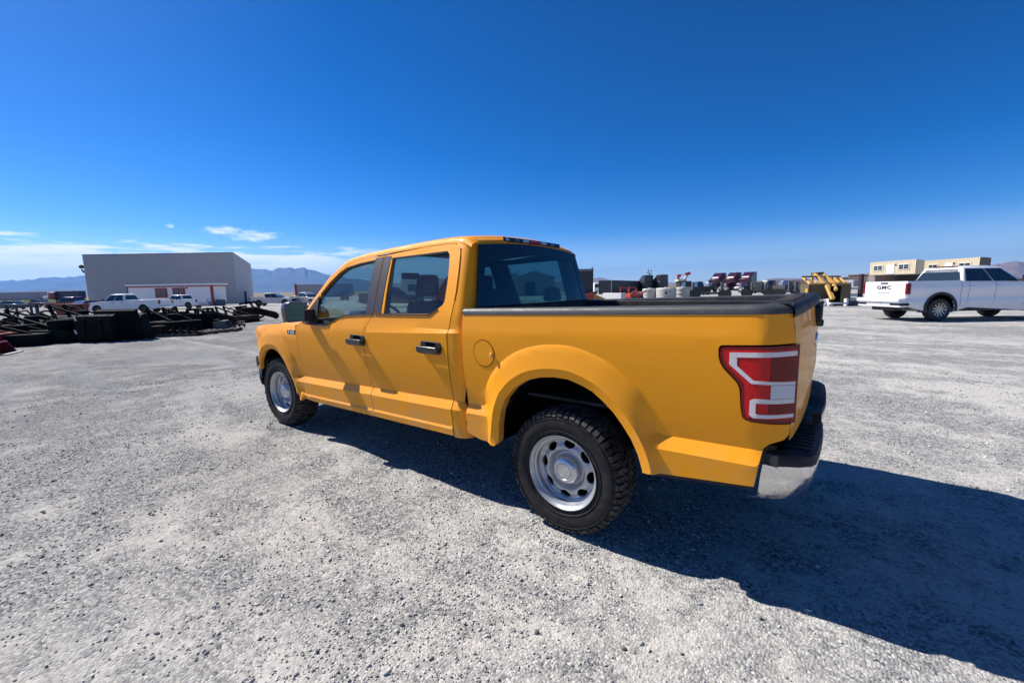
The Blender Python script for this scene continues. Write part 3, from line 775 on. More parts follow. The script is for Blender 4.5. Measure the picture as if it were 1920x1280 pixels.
    tl = rounded([(-1.134,.885),(-.955,.885),(-.945,.95),(-.938,1.050),(-.865,1.125),(-.848,1.165),(-.846,1.227),(-1.134,1.246)], [0,.03,.02,.03,.03,.03,.02,0], 4)
    bo += tl[1:-1]+[(-1.134,1.246),(-1.128,1.30),(-1.118,1.37),(-1.115,ztop(-1.115)+.002)]
    bo = [p for p in bo]
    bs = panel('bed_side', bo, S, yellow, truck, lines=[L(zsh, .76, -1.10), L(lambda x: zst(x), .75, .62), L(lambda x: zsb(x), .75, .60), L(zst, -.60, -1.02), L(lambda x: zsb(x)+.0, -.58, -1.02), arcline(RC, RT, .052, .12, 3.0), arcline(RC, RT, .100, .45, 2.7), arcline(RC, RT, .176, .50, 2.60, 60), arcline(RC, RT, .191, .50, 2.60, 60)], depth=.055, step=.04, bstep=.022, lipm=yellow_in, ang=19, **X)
    # round fuel door with its gap ring and the little peg
    if side == 1:
        fx_, fz_ = .583, 1.075
        fr = MB(); n = 40
        rr = [(.0872,.0015),(.0915,.0015)]
        fr.add([(fx_+r_*math.cos(2*PI*i/n), float(S(fx_+r_*math.cos(2*PI*i/n), fz_+r_*math.sin(2*PI*i/n)))+o_, fz_+r_*math.sin(2*PI*i/n)) for i in range(n) for r_, o_ in rr], [(2*i, 2*i+1, (2*i+3) % (2*n), (2*i+2) % (2*n)) for i in range(n)])
        fr.build('fuel_door_gap', seam, bs)
        V, F = triang([(fx_+.0865*math.cos(2*PI*i/n), fz_+.0865*math.sin(2*PI*i/n)) for i in range(n)], step=.03)
        MB().add([(v[0], float(S(*v))+.003, v[1]) for v in V], [tuple(map(int, f)) for f in F]).build('fuel_door', yellow, bs, smooth=30)
        pg = MB().lathe([(.0,.016),(.008,.015),(.012,.008),(.012,0)], 14); pg.v = [(p[0]+fx_-.073, p[1]+1.003, p[2]*1.5+fz_-.008) for p in pg.v]
        pg.build('fuel_door_peg', mat('peg_yellow', (.75,.45,.12), rough=.4), bs, smooth=40)
    # wheel-house liners
    for (c, T, xr) in ((RC, .50, 0), (FC, .475, 1)):
        w = MB(); w.lathe([(T, side*.955), (T, side*.60), (.05, side*.60)], 30, a0=.0, a1=PI-.0, closed=False)
        w.v = [(p[0]+c[0], p[1], p[2]*1.0+c[1]-.0) for p in w.v]
        w.build('wheel_house', seam, truck)
    # black trim under the bed
    u_ = MB()
    pth = [(-.50,.520),(-.655,.532),(-.757,.545),(-1.01,.572)]
    for a, b_ in zip(pth[:-1], pth[1:]): u_.hexa([(a[0], side*.94, a[1]-.02), (b_[0], side*.94, b_[1]-.02), (b_[0], side*.975, b_[1]-.006), (a[0], side*.975, a[1]-.006)], [(a[0], side*.94, a[1]+.03), (b_[0], side*.94, b_[1]+.03), (b_[0], side*.975, b_[1]+.013), (a[0], side*.975, a[1]+.013)])
    u_.build('underbed_trim', blackpl, truck)
    # black rail cap along the top of the bed side
    rc = []
    for x in np.linspace(.775, -1.118, 32):
        zt = ztop(x)+.010*float(sst(-.80, -1.08, x))*0; yo = float(S(x, zt))
        rc.append([(x, side*(yo+.005), zt-.012), (x, side*(yo+.004), zt+.012), (x, side*(yo-.008), zt+.026), (x, side*(yo-.03), zt+.031), (x, side*(yo-.085), zt+.030), (x, side*(yo-.105), zt+.022), (x, side*(yo-.108), zt-.03)])
    MB().grid(rc).build('bed_rail_cap', mat('rail_cap_plastic', (.045, .046, .05), rough=.42, bump=.2, bscale=400, dust=.06, vscale=4), truck, smooth=50)
    # tail light: a red body moulded to the corner, with pale C-shaped bands
    lo = [(p[0]-.002 if p[0] < -1.12 else p[0], p[1]) for p in tl]
    lin = [(x+(.005 if x < -.95 and False else -.004), z) for x, z in tl]
    def lens(name, poly, off, m, parent, step=.03):
        V, F = triang(poly, step=step, bstep=.02)
        P = [(v[0], side*(float(S(v[0], v[1]*0+1.0))*0+side*0+ (float(S(v[0], 1.10))+off)), v[1]) for v in V]
        from collections import Counter
        n = len(P); b = MB(); cnt = Counter()
        for f in F:
            for q in range(3): cnt[tuple(sorted((int(f[q]), int(f[(q+1) % 3]))))] += 1
        b.add(P+[(p[0], p[1]-side*.03, p[2]) for p in P], [tuple(map(int, f)) for f in F])
        ex = [(a, c_, c_+n, a+n) for (a, c_), k in cnt.items() if k == 1]; b.f += ex; b.m += [0]*len(ex)
        return b.build(name, m, parent, smooth=25)
    g_ = .007
    body = rounded([(-1.150,.893),(-.962,.893),(-.953,.95),(-.946,1.054),(-.873,1.129),(-.856,1.167),(-.854,1.219),(-1.150,1.239)], [0,.03,.02,.03,.03,.03,.02,0], 4)
    TLt = lens('tail_light', body, .006, lens_dred, truck)
    lens('red_lens', [(-1.142,.912),(-.975,.912),(-.966,.95),(-.960,1.062),(-.888,1.135),(-.872,1.170),(-.870,1.206),(-1.142,1.224)], .009, lens_red, TLt)
    # pale bands (upper C, middle bar, lower U)
    up = [(-1.143,1.214),(-.895,1.198),(-.895,1.145),(-.985,1.066),(-1.143,1.066),(-1.143,1.079),(-.995,1.080),(-.927,1.140),(-.925,1.178),(-1.143,1.193)]
    lens('light_band', up, .012, lens_white, TLt)
    lw = [(-1.143,.968),(-1.008,.963),(-.990,.955),(-.985,.93),(-.999,.916),(-1.143,.926),(-1.143,.937),(-1.022,.932),(-1.008,.938),(-1.010,.948),(-1.143,.953)]
    lwU = [(-1.143,1.003),(-1.000,.999),(-.984,.990),(-.984,.925),(-1.000,.912),(-1.143,.921),(-1.143,.936),(-1.018,.930),(-1.008,.936),(-1.008,.980),(-1.143,.984)]
    lens('light_band', lwU, .012, lens_white, TLt)
    lens('reverse_lens', [(-1.143,1.064),(-1.060,1.064),(-1.060,1.003),(-1.143,1.005)], .0125, lens_clear, TLt)
    lens('red_lens', [(-1.143,1.190),(-1.056,1.184),(-1.056,1.084),(-1.143,1.083)], .011, lens_dred, TLt)
    lens('red_lens', [(-1.143,.981),(-1.056,.978),(-1.056,.938),(-1.143,.940)], .011, lens_dred, TLt)

# fuel the look of the wheel arch gap: roof, rear panel
def g_z(x): return float(np.interp(x, [.86,.95,1.1,1.4,1.9,2.11,2.32,2.43,2.55,2.69,2.79,2.95,3.06,3.17], [1.80,1.838,1.850,1.843,1.818,1.802,1.785,1.752,1.700,1.609,1.490,1.316,1.205,1.15]))
def roof_y(x, z): return float(S(x, z))
rows = []
for x in [.868,.873,.885,.905,.93,.96,1.0,1.06,1.15,1.3,1.5,1.7,1.9,2.05,2.2,2.30]:
    z0 = g_z(x); e = float(np.clip((x-.868)/.10, 0, 1)); e = math.sin(e*PI/2)
    yg = roof_y(x, z0)-.004; front = float(np.clip((2.30-x)/.25, 0, 1))**.5
    row = []
    for (dy, dz) in ((0, 0), (.006, .018), (.018, .034), (.038, .046), (.07, .055), (.13, .063), (.22, .072), (.36, .085), (.55, .093), (yg, .098)):
        k = (.55+.45*e)
        row.append((x+(.11*(1-min(1, ((yg-dy)/.72)**2)) if x == 2.30 else 0), yg-dy, z0+dz*(.72+.28*e)))
    row = row+[(p[0], -p[1], p[2]) for p in row[-2::-1]]
    rows.append(row)
roof = MB().grid(rows).build('roof', yellow, truck, smooth=35)
ditch = MB()
# A pillars, windshield
WS = [(2.30, .70, 1.842), (2.42, .705, 1.80), (2.55, .715, 1.745), (2.72, .735, 1.645), (2.88, .765, 1.52), (3.02, .80, 1.38), (3.16, .84, 1.22)]
for side in (1, -1):
    rows = []
    AP = [(2.30,1.787),(2.428,1.750),(2.549,1.698),(2.69,1.607),(2.793,1.488),(2.951,1.316),(3.075,1.19)]
    rows.append([(2.30, side*(float(S(2.30, 1.787))-.004-dy), 1.787+dz) for dy, dz in ((0,0),(.006,.018),(.018,.034),(.038,.046),(.07,.055))])
    for (ax_, az_), w in list(zip(AP, WS))[1:]:
        ya = float(S(ax_, az_))-.002
        a = np.array([ax_, side*ya, az_]); b_ = np.array([w[0], side*w[1], w[2]])
        out = np.array([.010+.0, side*.012, .024])
        rows.append([tuple(a), tuple(a+(b_-a)*.2+out*.9), tuple(a+(b_-a)*.5+out*1.3), tuple(a+(b_-a)*.8+out), tuple(b_)])
    MB().grid(rows).build('windshield_pillar', yellow, truck, smooth=60)
rows = []
for w in WS:
    rows.append([(w[0]+.20*(1-(k/6)**2)*(.55+.45*(1.84-w[2])), w[1]*k/6*.995, w[2]+.012*(1-(k/6)**2)+(.03 if w is WS[0] else 0)*(1-(k/6)**2)) for k in range(-6, 7)])
MB().grid(rows).build('windshield', win_front, truck, smooth=60)
# hood, cowl, front end
rows = []
for x in (3.12,3.3,3.6,3.9,4.15,4.30,4.38,4.42):
    zz = float(np.interp(x, [3.12,4.3,4.38,4.42], [1.165,1.10,1.06,.99])); w = float(S(min(x,4.35), 1.05))-.07
    rows.append([(x, y*w, zz+.05*(1-y*y)-.012*math.exp(-((abs(y)-.75)/.06)**2)) for y in np.linspace(-1, 1, 17)])
MB().grid(rows).build('hood', yellow, truck, smooth=30)
MB().box(3.02, 3.2, -.86, .86, 1.10, 1.162).build('cowl', blackpl, truck, bevel=.01)
gr = MB(); gr.box(4.36, 4.44, -.62, .62, .74, 1.04); gr.build('grille', blackpl, truck, bevel=.01)
for z in (.82, .89, .96):
    MB().box(4.43, 4.47, -.60, .60, z-.02, z+.02).build('grille_bar', mat('grille_grey', (.08,.08,.085), rough=.4), truck, bevel=.006)
for side in (1, -1):
    MB().hexa([(4.20,side*.88,.80),(4.42,side*.64,.80),(4.36,side*.64,.80),(4.14,side*.86,.80)], [(4.12,side*.88,1.04),(4.40,side*.64,1.04),(4.34,side*.64,1.04),(4.08,side*.86,1.04)]).build('headlight', lens_clear, truck, bevel=.01)
fb = []
for y in np.linspace(-.95, .95, 21):
    x = 4.55-.28*abs(y/.95)**3; fb.append([(x-.16, y, .69), (x-.02, y, .695), (x, y, .665), (x+.012, y, .58), (x+.01, y, .46), (x-.03, y, .40), (x-.16, y, .385)])
MB().grid(fb).build('front_bumper', chrome, truck, smooth=40)
MB().box(4.10, 4.40, -.93, .93, .60, .735).build('bumper_top_cover', blackpl, truck, bevel=.015)

# bed interior
bd = MB()
bd.box(-1.06, .74, -.80, .80, .78, .80)
bd.box(.742, .762, -.90, .90, .62, 1.365)
for s in (1, -1):
    bd.box(-1.06, .74, *sorted((s*.80, s*.872)), .992, 1.36); bd.box(-1.06, -.53, *sorted((s*.80, s*.872)), .78, .992); bd.box(.49, .74, *sorted((s*.80, s*.872)), .78, .992); bd.box(-.53, .49, *sorted((s*.56, s*.80)), .985, .992)
    bd.prism([(.36,.99),(.30,1.04),(.2,1.07),(-.24,1.07),(-.34,1.04),(-.42,.99)], s*.56, s*.80)
bd.build('bed_liner', mat('bed_liner_black', (.018,.018,.02), rough=.75, bump=.4, bscale=80, dust=.25), truck, bevel=.01)
for k in range(9):
    MB().box(-1.04, .73, -.62+k*.145-.02, -.62+k*.145+.02, .80, .815).build('bed_floor_rib', darkmetal, truck)
# back panel of the cab with the rear window
def xb(z): return .782+.085*max(0, (z-1.34)/.5)
bw = lambda z: float(np.interp(z, [.5, 1.34, 1.84], [.895, .872, .71]))
rows = [[(xb(z)+.004*0, bw(z)*k/8, z) for k in range(-8, 9)] for z in (.62,.8,1.0,1.2,1.34)]
rows2 = [[(xb(z), bw(z)*k/8, z+(.035*(1-(k/8)**2) if z > 1.82 else 0)) for k in range(-8, 9)] for z in (1.84, 1.862)]
b = MB().grid(rows)
for s in (1, -1):
    b.grid([[(xb(z), s*(bw(z)-.03), z), (xb(z), s*(bw(z)+.01), z)] for z in (1.34,1.45,1.6,1.75,1.84)])
b.build('cab_back_panel', yellow, truck, smooth=30)
crown = lambda y: .042*(1-(y/.72)**2)
rows = []
for k in range(-10, 11):
    y = .695*k/10; zt = 1.815+crown(y)
    rows.append([(xb(zt-.02)-.004, y, zt-.02), (xb(zt)-.006, y, zt), (.866, y, zt+.022), (.880, y, min(zt+.040, 1.90)), (.905, y, zt+.052), (.94, y, zt+.055)])
MB().grid(rows).build('roof_rear_edge', yellow, truck, smooth=60)
# rear window: black-edged pane, clear middle
bl = MB(); rows = []
for z_ in np.linspace(0, 1, 7):
    row = []
    for k in range(-10, 11):
        y = k/10; zt = 1.822+crown(y*.7)*1.0; z = 1.350+(zt-1.350)*z_
        w = float(np.interp(z, [1.34, 1.84], [.855, .715])); row.append((xb(z)-.012-.008*(1-y*y), w*y, z))
    rows.append(row)
n = len(rows[0])
fr, pn = MB(), MB()
allv = [p for r_ in rows for p in r_]
MB().grid(rows[0:7]).build('rear_window', win_rear, truck, smooth=60)
# frit border as a separate thin black frame just in front of the pane
fb_ = MB()
for i in range(6):
    for j in range(20):
        if i == 5 or j in (0, 19): fb_.add([(p[0]-.003, p[1], p[2]) for p in (rows[i][j], rows[i][j+1], rows[i+1][j+1], rows[i+1][j])], [(0,1,2,3)])
fb_.grid([[(rows[0][j][0]-.003, rows[0][j][1], 1.350), (rows[0][j][0]-.003, rows[0][j][1], 1.375)] for j in range(21)])
fb_.build('rear_window_border', gloss_black, truck)
# high brake light and cargo lamps
ch = MB(); yb = np.linspace(-.43, .43, 15)
ch.grid([[(.856-.0*abs(y), y, 1.862+crown(y)*.25), (.846, y, 1.866+crown(y)*.25), (.850, y, 1.896+crown(y)*.25), (.872, y, 1.902+crown(y)*.25)] for y in yb])
chm = ch.build('high_brake_light', gloss_black, truck, smooth=50)
for (a, b_, m_, nm) in ((.40,.355,lens_clear,'cargo_lamp'), (.27,.215,mat('amber_smoke',(.10,.09,.08),rough=.2,coat=1),'cargo_lamp'), (.165,.075,lens_clear,'cargo_lamp'), (.07,-.10,lens_red,'brake_lens'), (-.105,-.20,lens_clear,'cargo_lamp'), (-.26,-.33,mat('amber_smoke',(.1,.09,.08)),'cargo_lamp')):
    zc = 1.866+crown((a+b_)/2)*.25
    MB().hexa([(.8445,a,zc+.004),(.8445,b_,zc+.004),(.86,b_,zc+.004),(.86,a,zc+.004)], [(.8475,a-.006,zc+.028),(.8475,b_+.006,zc+.028),(.86,b_+.006,zc+.028),(.86,a-.006,zc+.028)]).build(nm, m_, chm)

# tailgate
def tgx(y, z):   # rear face of the tailgate
    c = 1-(y/.93)**2
    zz = float(np.interp(z, [.80,.95,1.18,1.24,1.30,1.37,1.42], [-1.130,-1.140,-1.137,-1.134,-1.130,-1.119,-1.10]))
    return zz-.045*c**.7*(1.0 if z > .9 else .8) - (.012*c if z > 1.36 else 0)
tgl = MB(); zs = [.80,.83,.90,1.0,1.1,1.165,1.18,1.24,1.26,1.30,1.345,1.372]
tgh = lambda z: float(S(float(np.interp(z, [.8, 1.25, 1.30, 1.37], [-1.134, -1.134, -1.128, -1.117])), z))-.005
tgl.grid([[(tgx(q*.93, z), q*tgh(z), z+(.03*(1-q**2) if z > 1.34 else 0)) for z in zs] for q in np.linspace(-1, 1, 33)])
tg = tgl.build('tailgate', yellow, truck, smooth=16)
MB().box(-1.09, -1.062, -.92, .92, .80, 1.36).build('tailgate_inner', mat('bed_liner_black', (0,0,0)), tg)
cp = []
for y in np.linspace(-.945, .945, 31):
    c = 1-(y/.95)**2; z0 = 1.370+.028*c; x0 = tgx(min(.93, abs(y)), 1.37)
    cp.append([(x0-.002, y, z0-.016), (x0-.010, y, z0+.004), (x0-.004, y, z0+.030), (x0+.02, y, z0+.045), (x0+.115, y, z0+.038-.018*(1-c)*0), (x0+.125, y, z0+.018), (x0+.125, y, z0-.02)])
MB().grid(cp).build('tailgate_cap', blackpl, tg, smooth=45)
for k in range(4):
    yy = .80-.085*k
    b = MB(); x0 = tgx(yy, 1.37); c = 1-(yy/.95)**2
    b.bar((x0+.025, yy, 1.418+.028*c), (x0+.10, yy-.03, 1.412+.028*c), .012, .012); b.build('cap_rib', blackpl, tg, bevel=.003)
b = MB(); b.box(-1.203, -1.15, -.14, .14, 1.27, 1.372); b.build('tailgate_handle', blackpl, tg, bevel=.02)
b = MB(); b.box(-1.212, -1.16, -.03, .03, 1.245, 1.285); b.build('rear_camera', gloss_black, tg, bevel=.01)
b = MB(); b.lathe([(0, -.012), (.085, -.010), (.10, 0)], 28, axis='x'); b.v = [(p[0]-1.178, p[1]*1.0, p[2]*.42+1.165) for p in b.v]
b.build('oval_badge', blue_badge, tg, smooth=40)
b = MB(); b.lathe([(.098, -.010), (.108, -.006), (.110, 0)], 28, axis='x'); b.v = [(p[0]-1.178, p[1], p[2]*.42+1.165) for p in b.v]
b.build('badge_rim', chrome, tg, smooth=40)

# rear bumper
def bpx(y): return -1.245+.03*abs(y/.93)**4 + .02*math.exp(-(y/.22)**2)
rows = []
for y in np.linspace(-.93, .93, 41):
    a = abs(y); zt = .690-.0*a; x = bpx(y)+.15*max(0, (a-.80)/.13)**2.2
    dip = .05*math.exp(-(y/.26)**4)
    rows.append([(x+.03, y, zt), (x+.002, y, zt-.004), (x-.006, y, zt-.03-dip*.5), (x+.002, y, .60-dip*.3), (x+.025, y, .54), (x+.06, y, .512+.0*a), (x+.09, y, .510)])
s = (1, -1)
for sgn in s:
    e = rows[-1] if sgn > 0 else rows[0]
bump = MB().grid(rows)
for sgn in s:
    e = rows[-1] if sgn > 0 else rows[0]
    bump.grid([e, [(-1.045+.004*i_, sgn*.945, p[2]-(.0 if i_ < 3 else -.02)) for i_, p in enumerate(e)]])
bo_ = bump.build('rear_bumper', chrome, truck, smooth=35)
pad = []
for y in np.linspace(-.95, .95, 45):
    a = abs(y); x = bpx(y)+.13*max(0, (a-.82)/.13)**2.2; dip = .022*math.exp(-(y/.24)**6)
    pad.append([(-1.05 if a > .9 else -1.10, y, .742), (-1.12, y, .752-dip), (x+.02, y, .748-dip), (x-.004, y, .735-dip), (x-.008, y, .690)])
pad_o = MB().grid(pad).build('step_pad', blackpl, bo_, smooth=40)
for sgn in s: MB().grid([[(-1.045, sgn*.948, .742), (-1.045, sgn*.951, .69)], [(-1.10, sgn*.957, .742), (-1.10, sgn*.960, .69)], [(pad[-1][3][0]+.01, sgn*.951, .738), (pad[-1][4][0]+.01, sgn*.953, .69)]]).build('step_pad_end', blackpl, bo_)
for k in range(9):
    MB().box(-1.215, -1.11, .40+k*.05, .422+k*.05, .750, .756).build('pad_rib', blackpl, bo_)
MB().box(-1.238, -1.20, .28, .36, .755, .80).build('trailer_plug', blackpl, bo_, bevel=.006)
MB().box(-1.10, -.98, -.30, .30, .48, .54).build('hitch_receiver', darkmetal, truck, bevel=.01)

# chassis, axle, exhaust, spare wheel
ch = MB()
for sgn in s: ch.box(-1.05, 4.2, sgn*.42-.04, sgn*.42+.04, .50, .62)
for x in (-.9, -.3, .6, 1.4, 2.2, 3.1): ch.box(x-.05, x+.05, -.42, .42, .52, .60)
ch.box(.8, 3.1, -.90, .90, .455, .49)
ch.build('chassis', darkmetal, truck)
ax_ = MB(); ax_.cyl((0,-.80,.388), (0,.80,.388), .045, 14); ax_.lathe([(0,-.14),(.12,-.10),(.15,0),(.12,.10),(0,.14)], 16)
ax_.v = [(p[0], p[1], p[2] if abs(p[2]) > .25 else p[2]+.388) for p in ax_.v]
ax_.build('rear_axle', darkmetal, truck, smooth=40)
MB().cyl((3.683,-.75,.388), (3.683,.75,.388), .04, 12).build('front_axle', darkmetal, truck)
MB().cyl((-.95,-.55,.44), (.9,-.55,.46), .035, 12).cyl((.9,-.5,.45),(1.7,-.5,.45),.11,14).build('exhaust', darkmetal, truck, smooth=40)
sp_ = MB(); sp_.lathe([(.2,-.1),(.36,-.1),(.38,-.05),(.38,.05),(.36,.1),(.2,.1)], 30, axis='z'); sp_.v = [(p[0]-.68, p[1], p[2]+.56) for p in sp_.v]
sp_.build('spare_wheel', rubber, truck, smooth=40)

# wheels
def make_wheel(parent, x, y, z, side, steer=0.0, phase=0.0):
    w = bpy.data.objects.new('wheel', None)
    # tyre: the wheel's own mesh, lathed carcass with tread blocks
    RR = z+.002; W = .128
    t = MB()
    prof = [(.218,.105),(.232,.118),(.25,.122),(.285,.132),(.325,.133),(.352,.126),(.366,.112),(RR-.017,.098),(RR-.014,.05),(RR-.013,0),(RR-.014,-.05),(RR-.017,-.098),(.366,-.112),(.352,-.126),(.325,-.133),(.285,-.132),(.25,-.122),(.232,-.118),(.218,-.105)]
    t.lathe([(a, b) for a, b in prof], 72)
    # fine sidewall rings
    for r_, d in ((.262,.1285),(.338,.1315)):
        t.lathe([(r_-.003, d-.004),(r_, d+.003),(r_+.003, d-.004)], 60, m=0)
    NB = 56
    def block(a0, a1, y0, y1, r0, r1, sk=0.0, ym=0, ch_=.003):
        vs_ = []
        for rr, ins in ((r0, 0), (r1, ch_)):
            for (a, yy) in ((a0, y0), (a1, y0), (a1, y1), (a0, y1)):
                am = (a0+a1)/2; yc = (y0+y1)/2
                a_ = a+(ins/r1 if a < am else -ins/r1)+sk*(yy-yc); yy_ = yy+(ins if yy < yc else -ins)
                vs_.append((rr*math.cos(a_), yy_, rr*math.sin(a_)))
        t.add(vs_, [(4,5,6,7),(0,1,5,4),(1,2,6,5),(2,3,7,6),(3,0,4,7)], 1)
    rnd = random.Random(5)
    for i in range(NB):
        p = 2*PI/NB; a = i*p
        j = rnd.random()*.12
        block(a+p*.06, a+p*.80, -.021, .021, RR-.016, RR, 2.2)
        block(a+p*(.30), a+p*1.02, .028, .066, RR-.016, RR-.0005, -1.6); block(a+p*.55, a+p*1.27, -.066, -.028, RR-.016, RR-.0005, -1.6)
        for sg in (1, -1):
            o_ = .15 if sg > 0 else .45
            a0 = a+p*o_; a1 = a0+p*(.74-.10*(i % 2))
            # shoulder lug that runs down the sidewall
            L_ = .118 if i % 2 else .123
            vs_ = []
            for (rr, yy) in ((RR-.002, sg*.073), (RR-.004, sg*.108), (RR-.022, sg*(L_+.006)), (.352 if i % 2 else .358, sg*.1335), (.350, sg*.125), (RR-.022, sg*.073)):
                for aa in (a0, a1): vs_.append((rr*math.cos(aa), yy, rr*math.sin(aa)))
            t.add(vs_, [(0,1,3,2),(2,3,5,4),(4,5,7,6),(6,7,9,8),(8,9,11,10),(10,11,1,0),(0,2,4,6,8,10),(1,11,9,7,5,3)], 1)
    T = Matrix.Translation((x, 0, 0)) @ Matrix.Rotation(steer, 4, 'Z')
    ty = t.build('wheel', [rubber, rubber_tread], parent, smooth=38)
    if side < 0: ty.data.transform(Matrix.Rotation(PI, 4, 'Z'))
    yo = y-.13
    M4 = Matrix.Translation((x, side*yo, z)) @ Matrix.Rotation(steer, 4, 'Z') @ Matrix.Rotation(phase, 4, 'Y')
    ty.matrix_local = M4
    # steel rim: disc with eight oval windows, stepped barrel, lip
    NH = 8; n = 96
    rp_r = [0,.085,.096,.104,.114,.128,.142,.160,.172,.184,.193,.199]
    rp_y = [.045,.045,.032,.030,.046,.062,.064,.056,.046,.048,.060,.062]
    holes = []
    for i in range(NH):
        a = 2*PI*(i+.5)/NH; cx_, cz_ = .161*math.cos(a), .161*math.sin(a)
        hp = []
        for k in range(18):
            b_ = 2*PI*k/18; u_ = .0235*math.cos(b_); v_ = .038*math.sin(b_)
            v_ *= (1+.18*math.cos(b_))
            hp.append((cx_+u_*math.cos(a)-v_*math.sin(a), cz_+u_*math.sin(a)+v_*math.cos(a)))
        holes.append(hp)
    lines = []
    for r_ in (.085,.096,.104,.114,.128,.186,.193): lines.append([(r_*math.cos(2*PI*k/64), r_*math.sin(2*PI*k/64)) for k in range(65)])
    Vv, Ff = triang([(.199*math.cos(2*PI*k/72), .199*math.sin(2*PI*k/72)) for k in range(72)], holes, [l for l in lines if True], step=.012, bstep=.012)
    rad = np.hypot(Vv[:, 0], Vv[:, 1]); yy = np.interp(rad, rp_r, rp_y)
    ang_ = np.arctan2(Vv[:, 1], Vv[:, 0]); dent = np.cos(ang_*NH+PI)*.5+.5
    yy = yy-.010*np.exp(-((rad-.160)/.022)**2)*dent**2 + .004*(1-dent)*np.exp(-((rad-.150)/.03)**2)
    r = MB(); r.add([(v[0], y_, v[1]) for v, y_ in zip(Vv, yy)], [tuple(map(int, f)) for f in Ff])
    nv = len(Vv)
    from collections import Counter
    cnt = Counter()
    for f in Ff:
        for q in range(3): cnt[tuple(sorted((int(f[q]), int(f[(q+1) % 3]))))] += 1
    bv = sorted({i for k, c in cnt.items() if c == 1 for i in k}); mp = {v: i for i, v in enumerate(bv)}
    base = len(r.v); r.v += [(Vv[i][0]*.99, float(yy[i])-.014, Vv[i][1]*.99) for i in bv]
    ex = [(a, b_, base+mp[b_], base+mp[a]) for (a, b_), c in cnt.items() if c == 1]; r.f += ex; r.m += [0]*len(ex)
    r.lathe([(.199,.055),(.200,.075),(.204,.092),(.214,.098),(.216,.108),(.219,.112),(.225,.118),(.2285,.127),(.2315,.128),(.2325,.124),(.231,.112)], n)
    rim = r.build('rim', silver, ty, smooth=32)
    if side < 0: rim.data.transform(Matrix.Rotation(PI, 4, 'Z'))
    # drum behind the windows
    d_ = MB(); d_.lathe([(0,.012),(.12,.012),(.175,.0),(.196,-.02),(.20,.06)], 36); d_o = d_.build('brake_disc', seam, ty, smooth=30)
    if side < 0: d_o.data.transform(Matrix.Rotation(PI, 4, 'Z'))
    cp_ = MB(); cp_.lathe([(0,.098),(.046,.098),(.049,.094),(.053,.099),(.068,.096),(.080,.088),(.0865,.074),(.088,.030)], 48)
    cpo = cp_.build('centre_cap', mat('centre_cap_silver', (.55,.56,.57), rough=.25, metal=.75, coat=.4, dust=.15, vscale=20), ty, smooth=40)
    if side < 0: cpo.data.transform(Matrix.Rotation(PI, 4, 'Z'))
    return ty
ZW = .3845
for side in (1, -1):
    make_wheel(truck, 0, .985, ZW, side, phase=.3)
    make_wheel(truck, WB, .985, ZW, side, steer=.045, phase=1.1)

# door mirrors
for side in (1, -1):
    mx = 2.84
    b = MB()
    o = rounded([(1.075,1.225),(1.225,1.217),(1.232,1.37),(1.208,1.412),(1.10,1.412),(1.072,1.38)], .03, 4)
    n = len(o); c = np.mean(o, 0)
    def ring(xx, sc_, dz=0): return [(xx+.27*(p[0]-c[0]), side*(c[0]+(p[0]-c[0])*sc_), c[1]+(p[1]-c[1])*sc_+dz) for p in o]
    rings = [ring(mx-.028, .93), ring(mx-.034, .97), ring(mx-.028, 1.0), ring(mx+.02, 1.02), ring(mx+.07, .95), ring(mx+.11, .75), ring(mx+.125, .4)]
    for A, B in zip(rings[:-1], rings[1:]):
        b.add(A+B, [(i, (i+1) % n, (i+1) % n+n, i+n) for i in range(n)])
    b.add(rings[-1], [tuple(range(n))])
    par = [c_ for c_ in truck.children if c_.name.startswith('front_door')][0 if side == 1 else 1]
    mo = b.build('mirror_housing', mat('mirror_black', (.02,.02,.022), rough=.35, coat=.2), par, smooth=35)
    g = MB(); g.add(ring(mx-.0285, .925), [tuple(range(n))]); g.build('mirror_glass', mirror_m, par)
    a = MB(); a.hexa([(mx-.03, side*.985, 1.20), (mx+.07, side*.985, 1.20), (mx+.05, side*1.10, 1.235), (mx-.02, side*1.10, 1.235)], [(mx-.03, side*.955, 1.335), (mx+.06, side*.955, 1.335), (mx+.05, side*1.10, 1.33), (mx-.02, side*1.10, 1.33)])
    a.build('mirror_arm', blackpl, par, bevel=.012)

# wing badge
bx, bz = 3.275, 1.085
by = float(S(bx, bz))
b = MB(); b.prism(rounded([(bx-.095, bz-.026), (bx+.085, bz-.026), (bx+.092, bz+.022), (bx-.092, bz+.026)], .008, 2), by-.01, by+.006)
par = [c_ for c_ in truck.children if c_.name.startswith('front_wing')][0]
b.build('badge', gloss_black, par, bevel=.003)
Mt = Matrix.Translation((bx, by+.0065, bz)) @ Matrix(((-1,0,0,0),(0,0,1,0),(0,1,0,0),(0,0,0,1)))
text_mesh('F-150', .058, .0012, 'badge_lettering', white_print, par, Mt, bold=.0012, spacing=1.0, shear=.2)

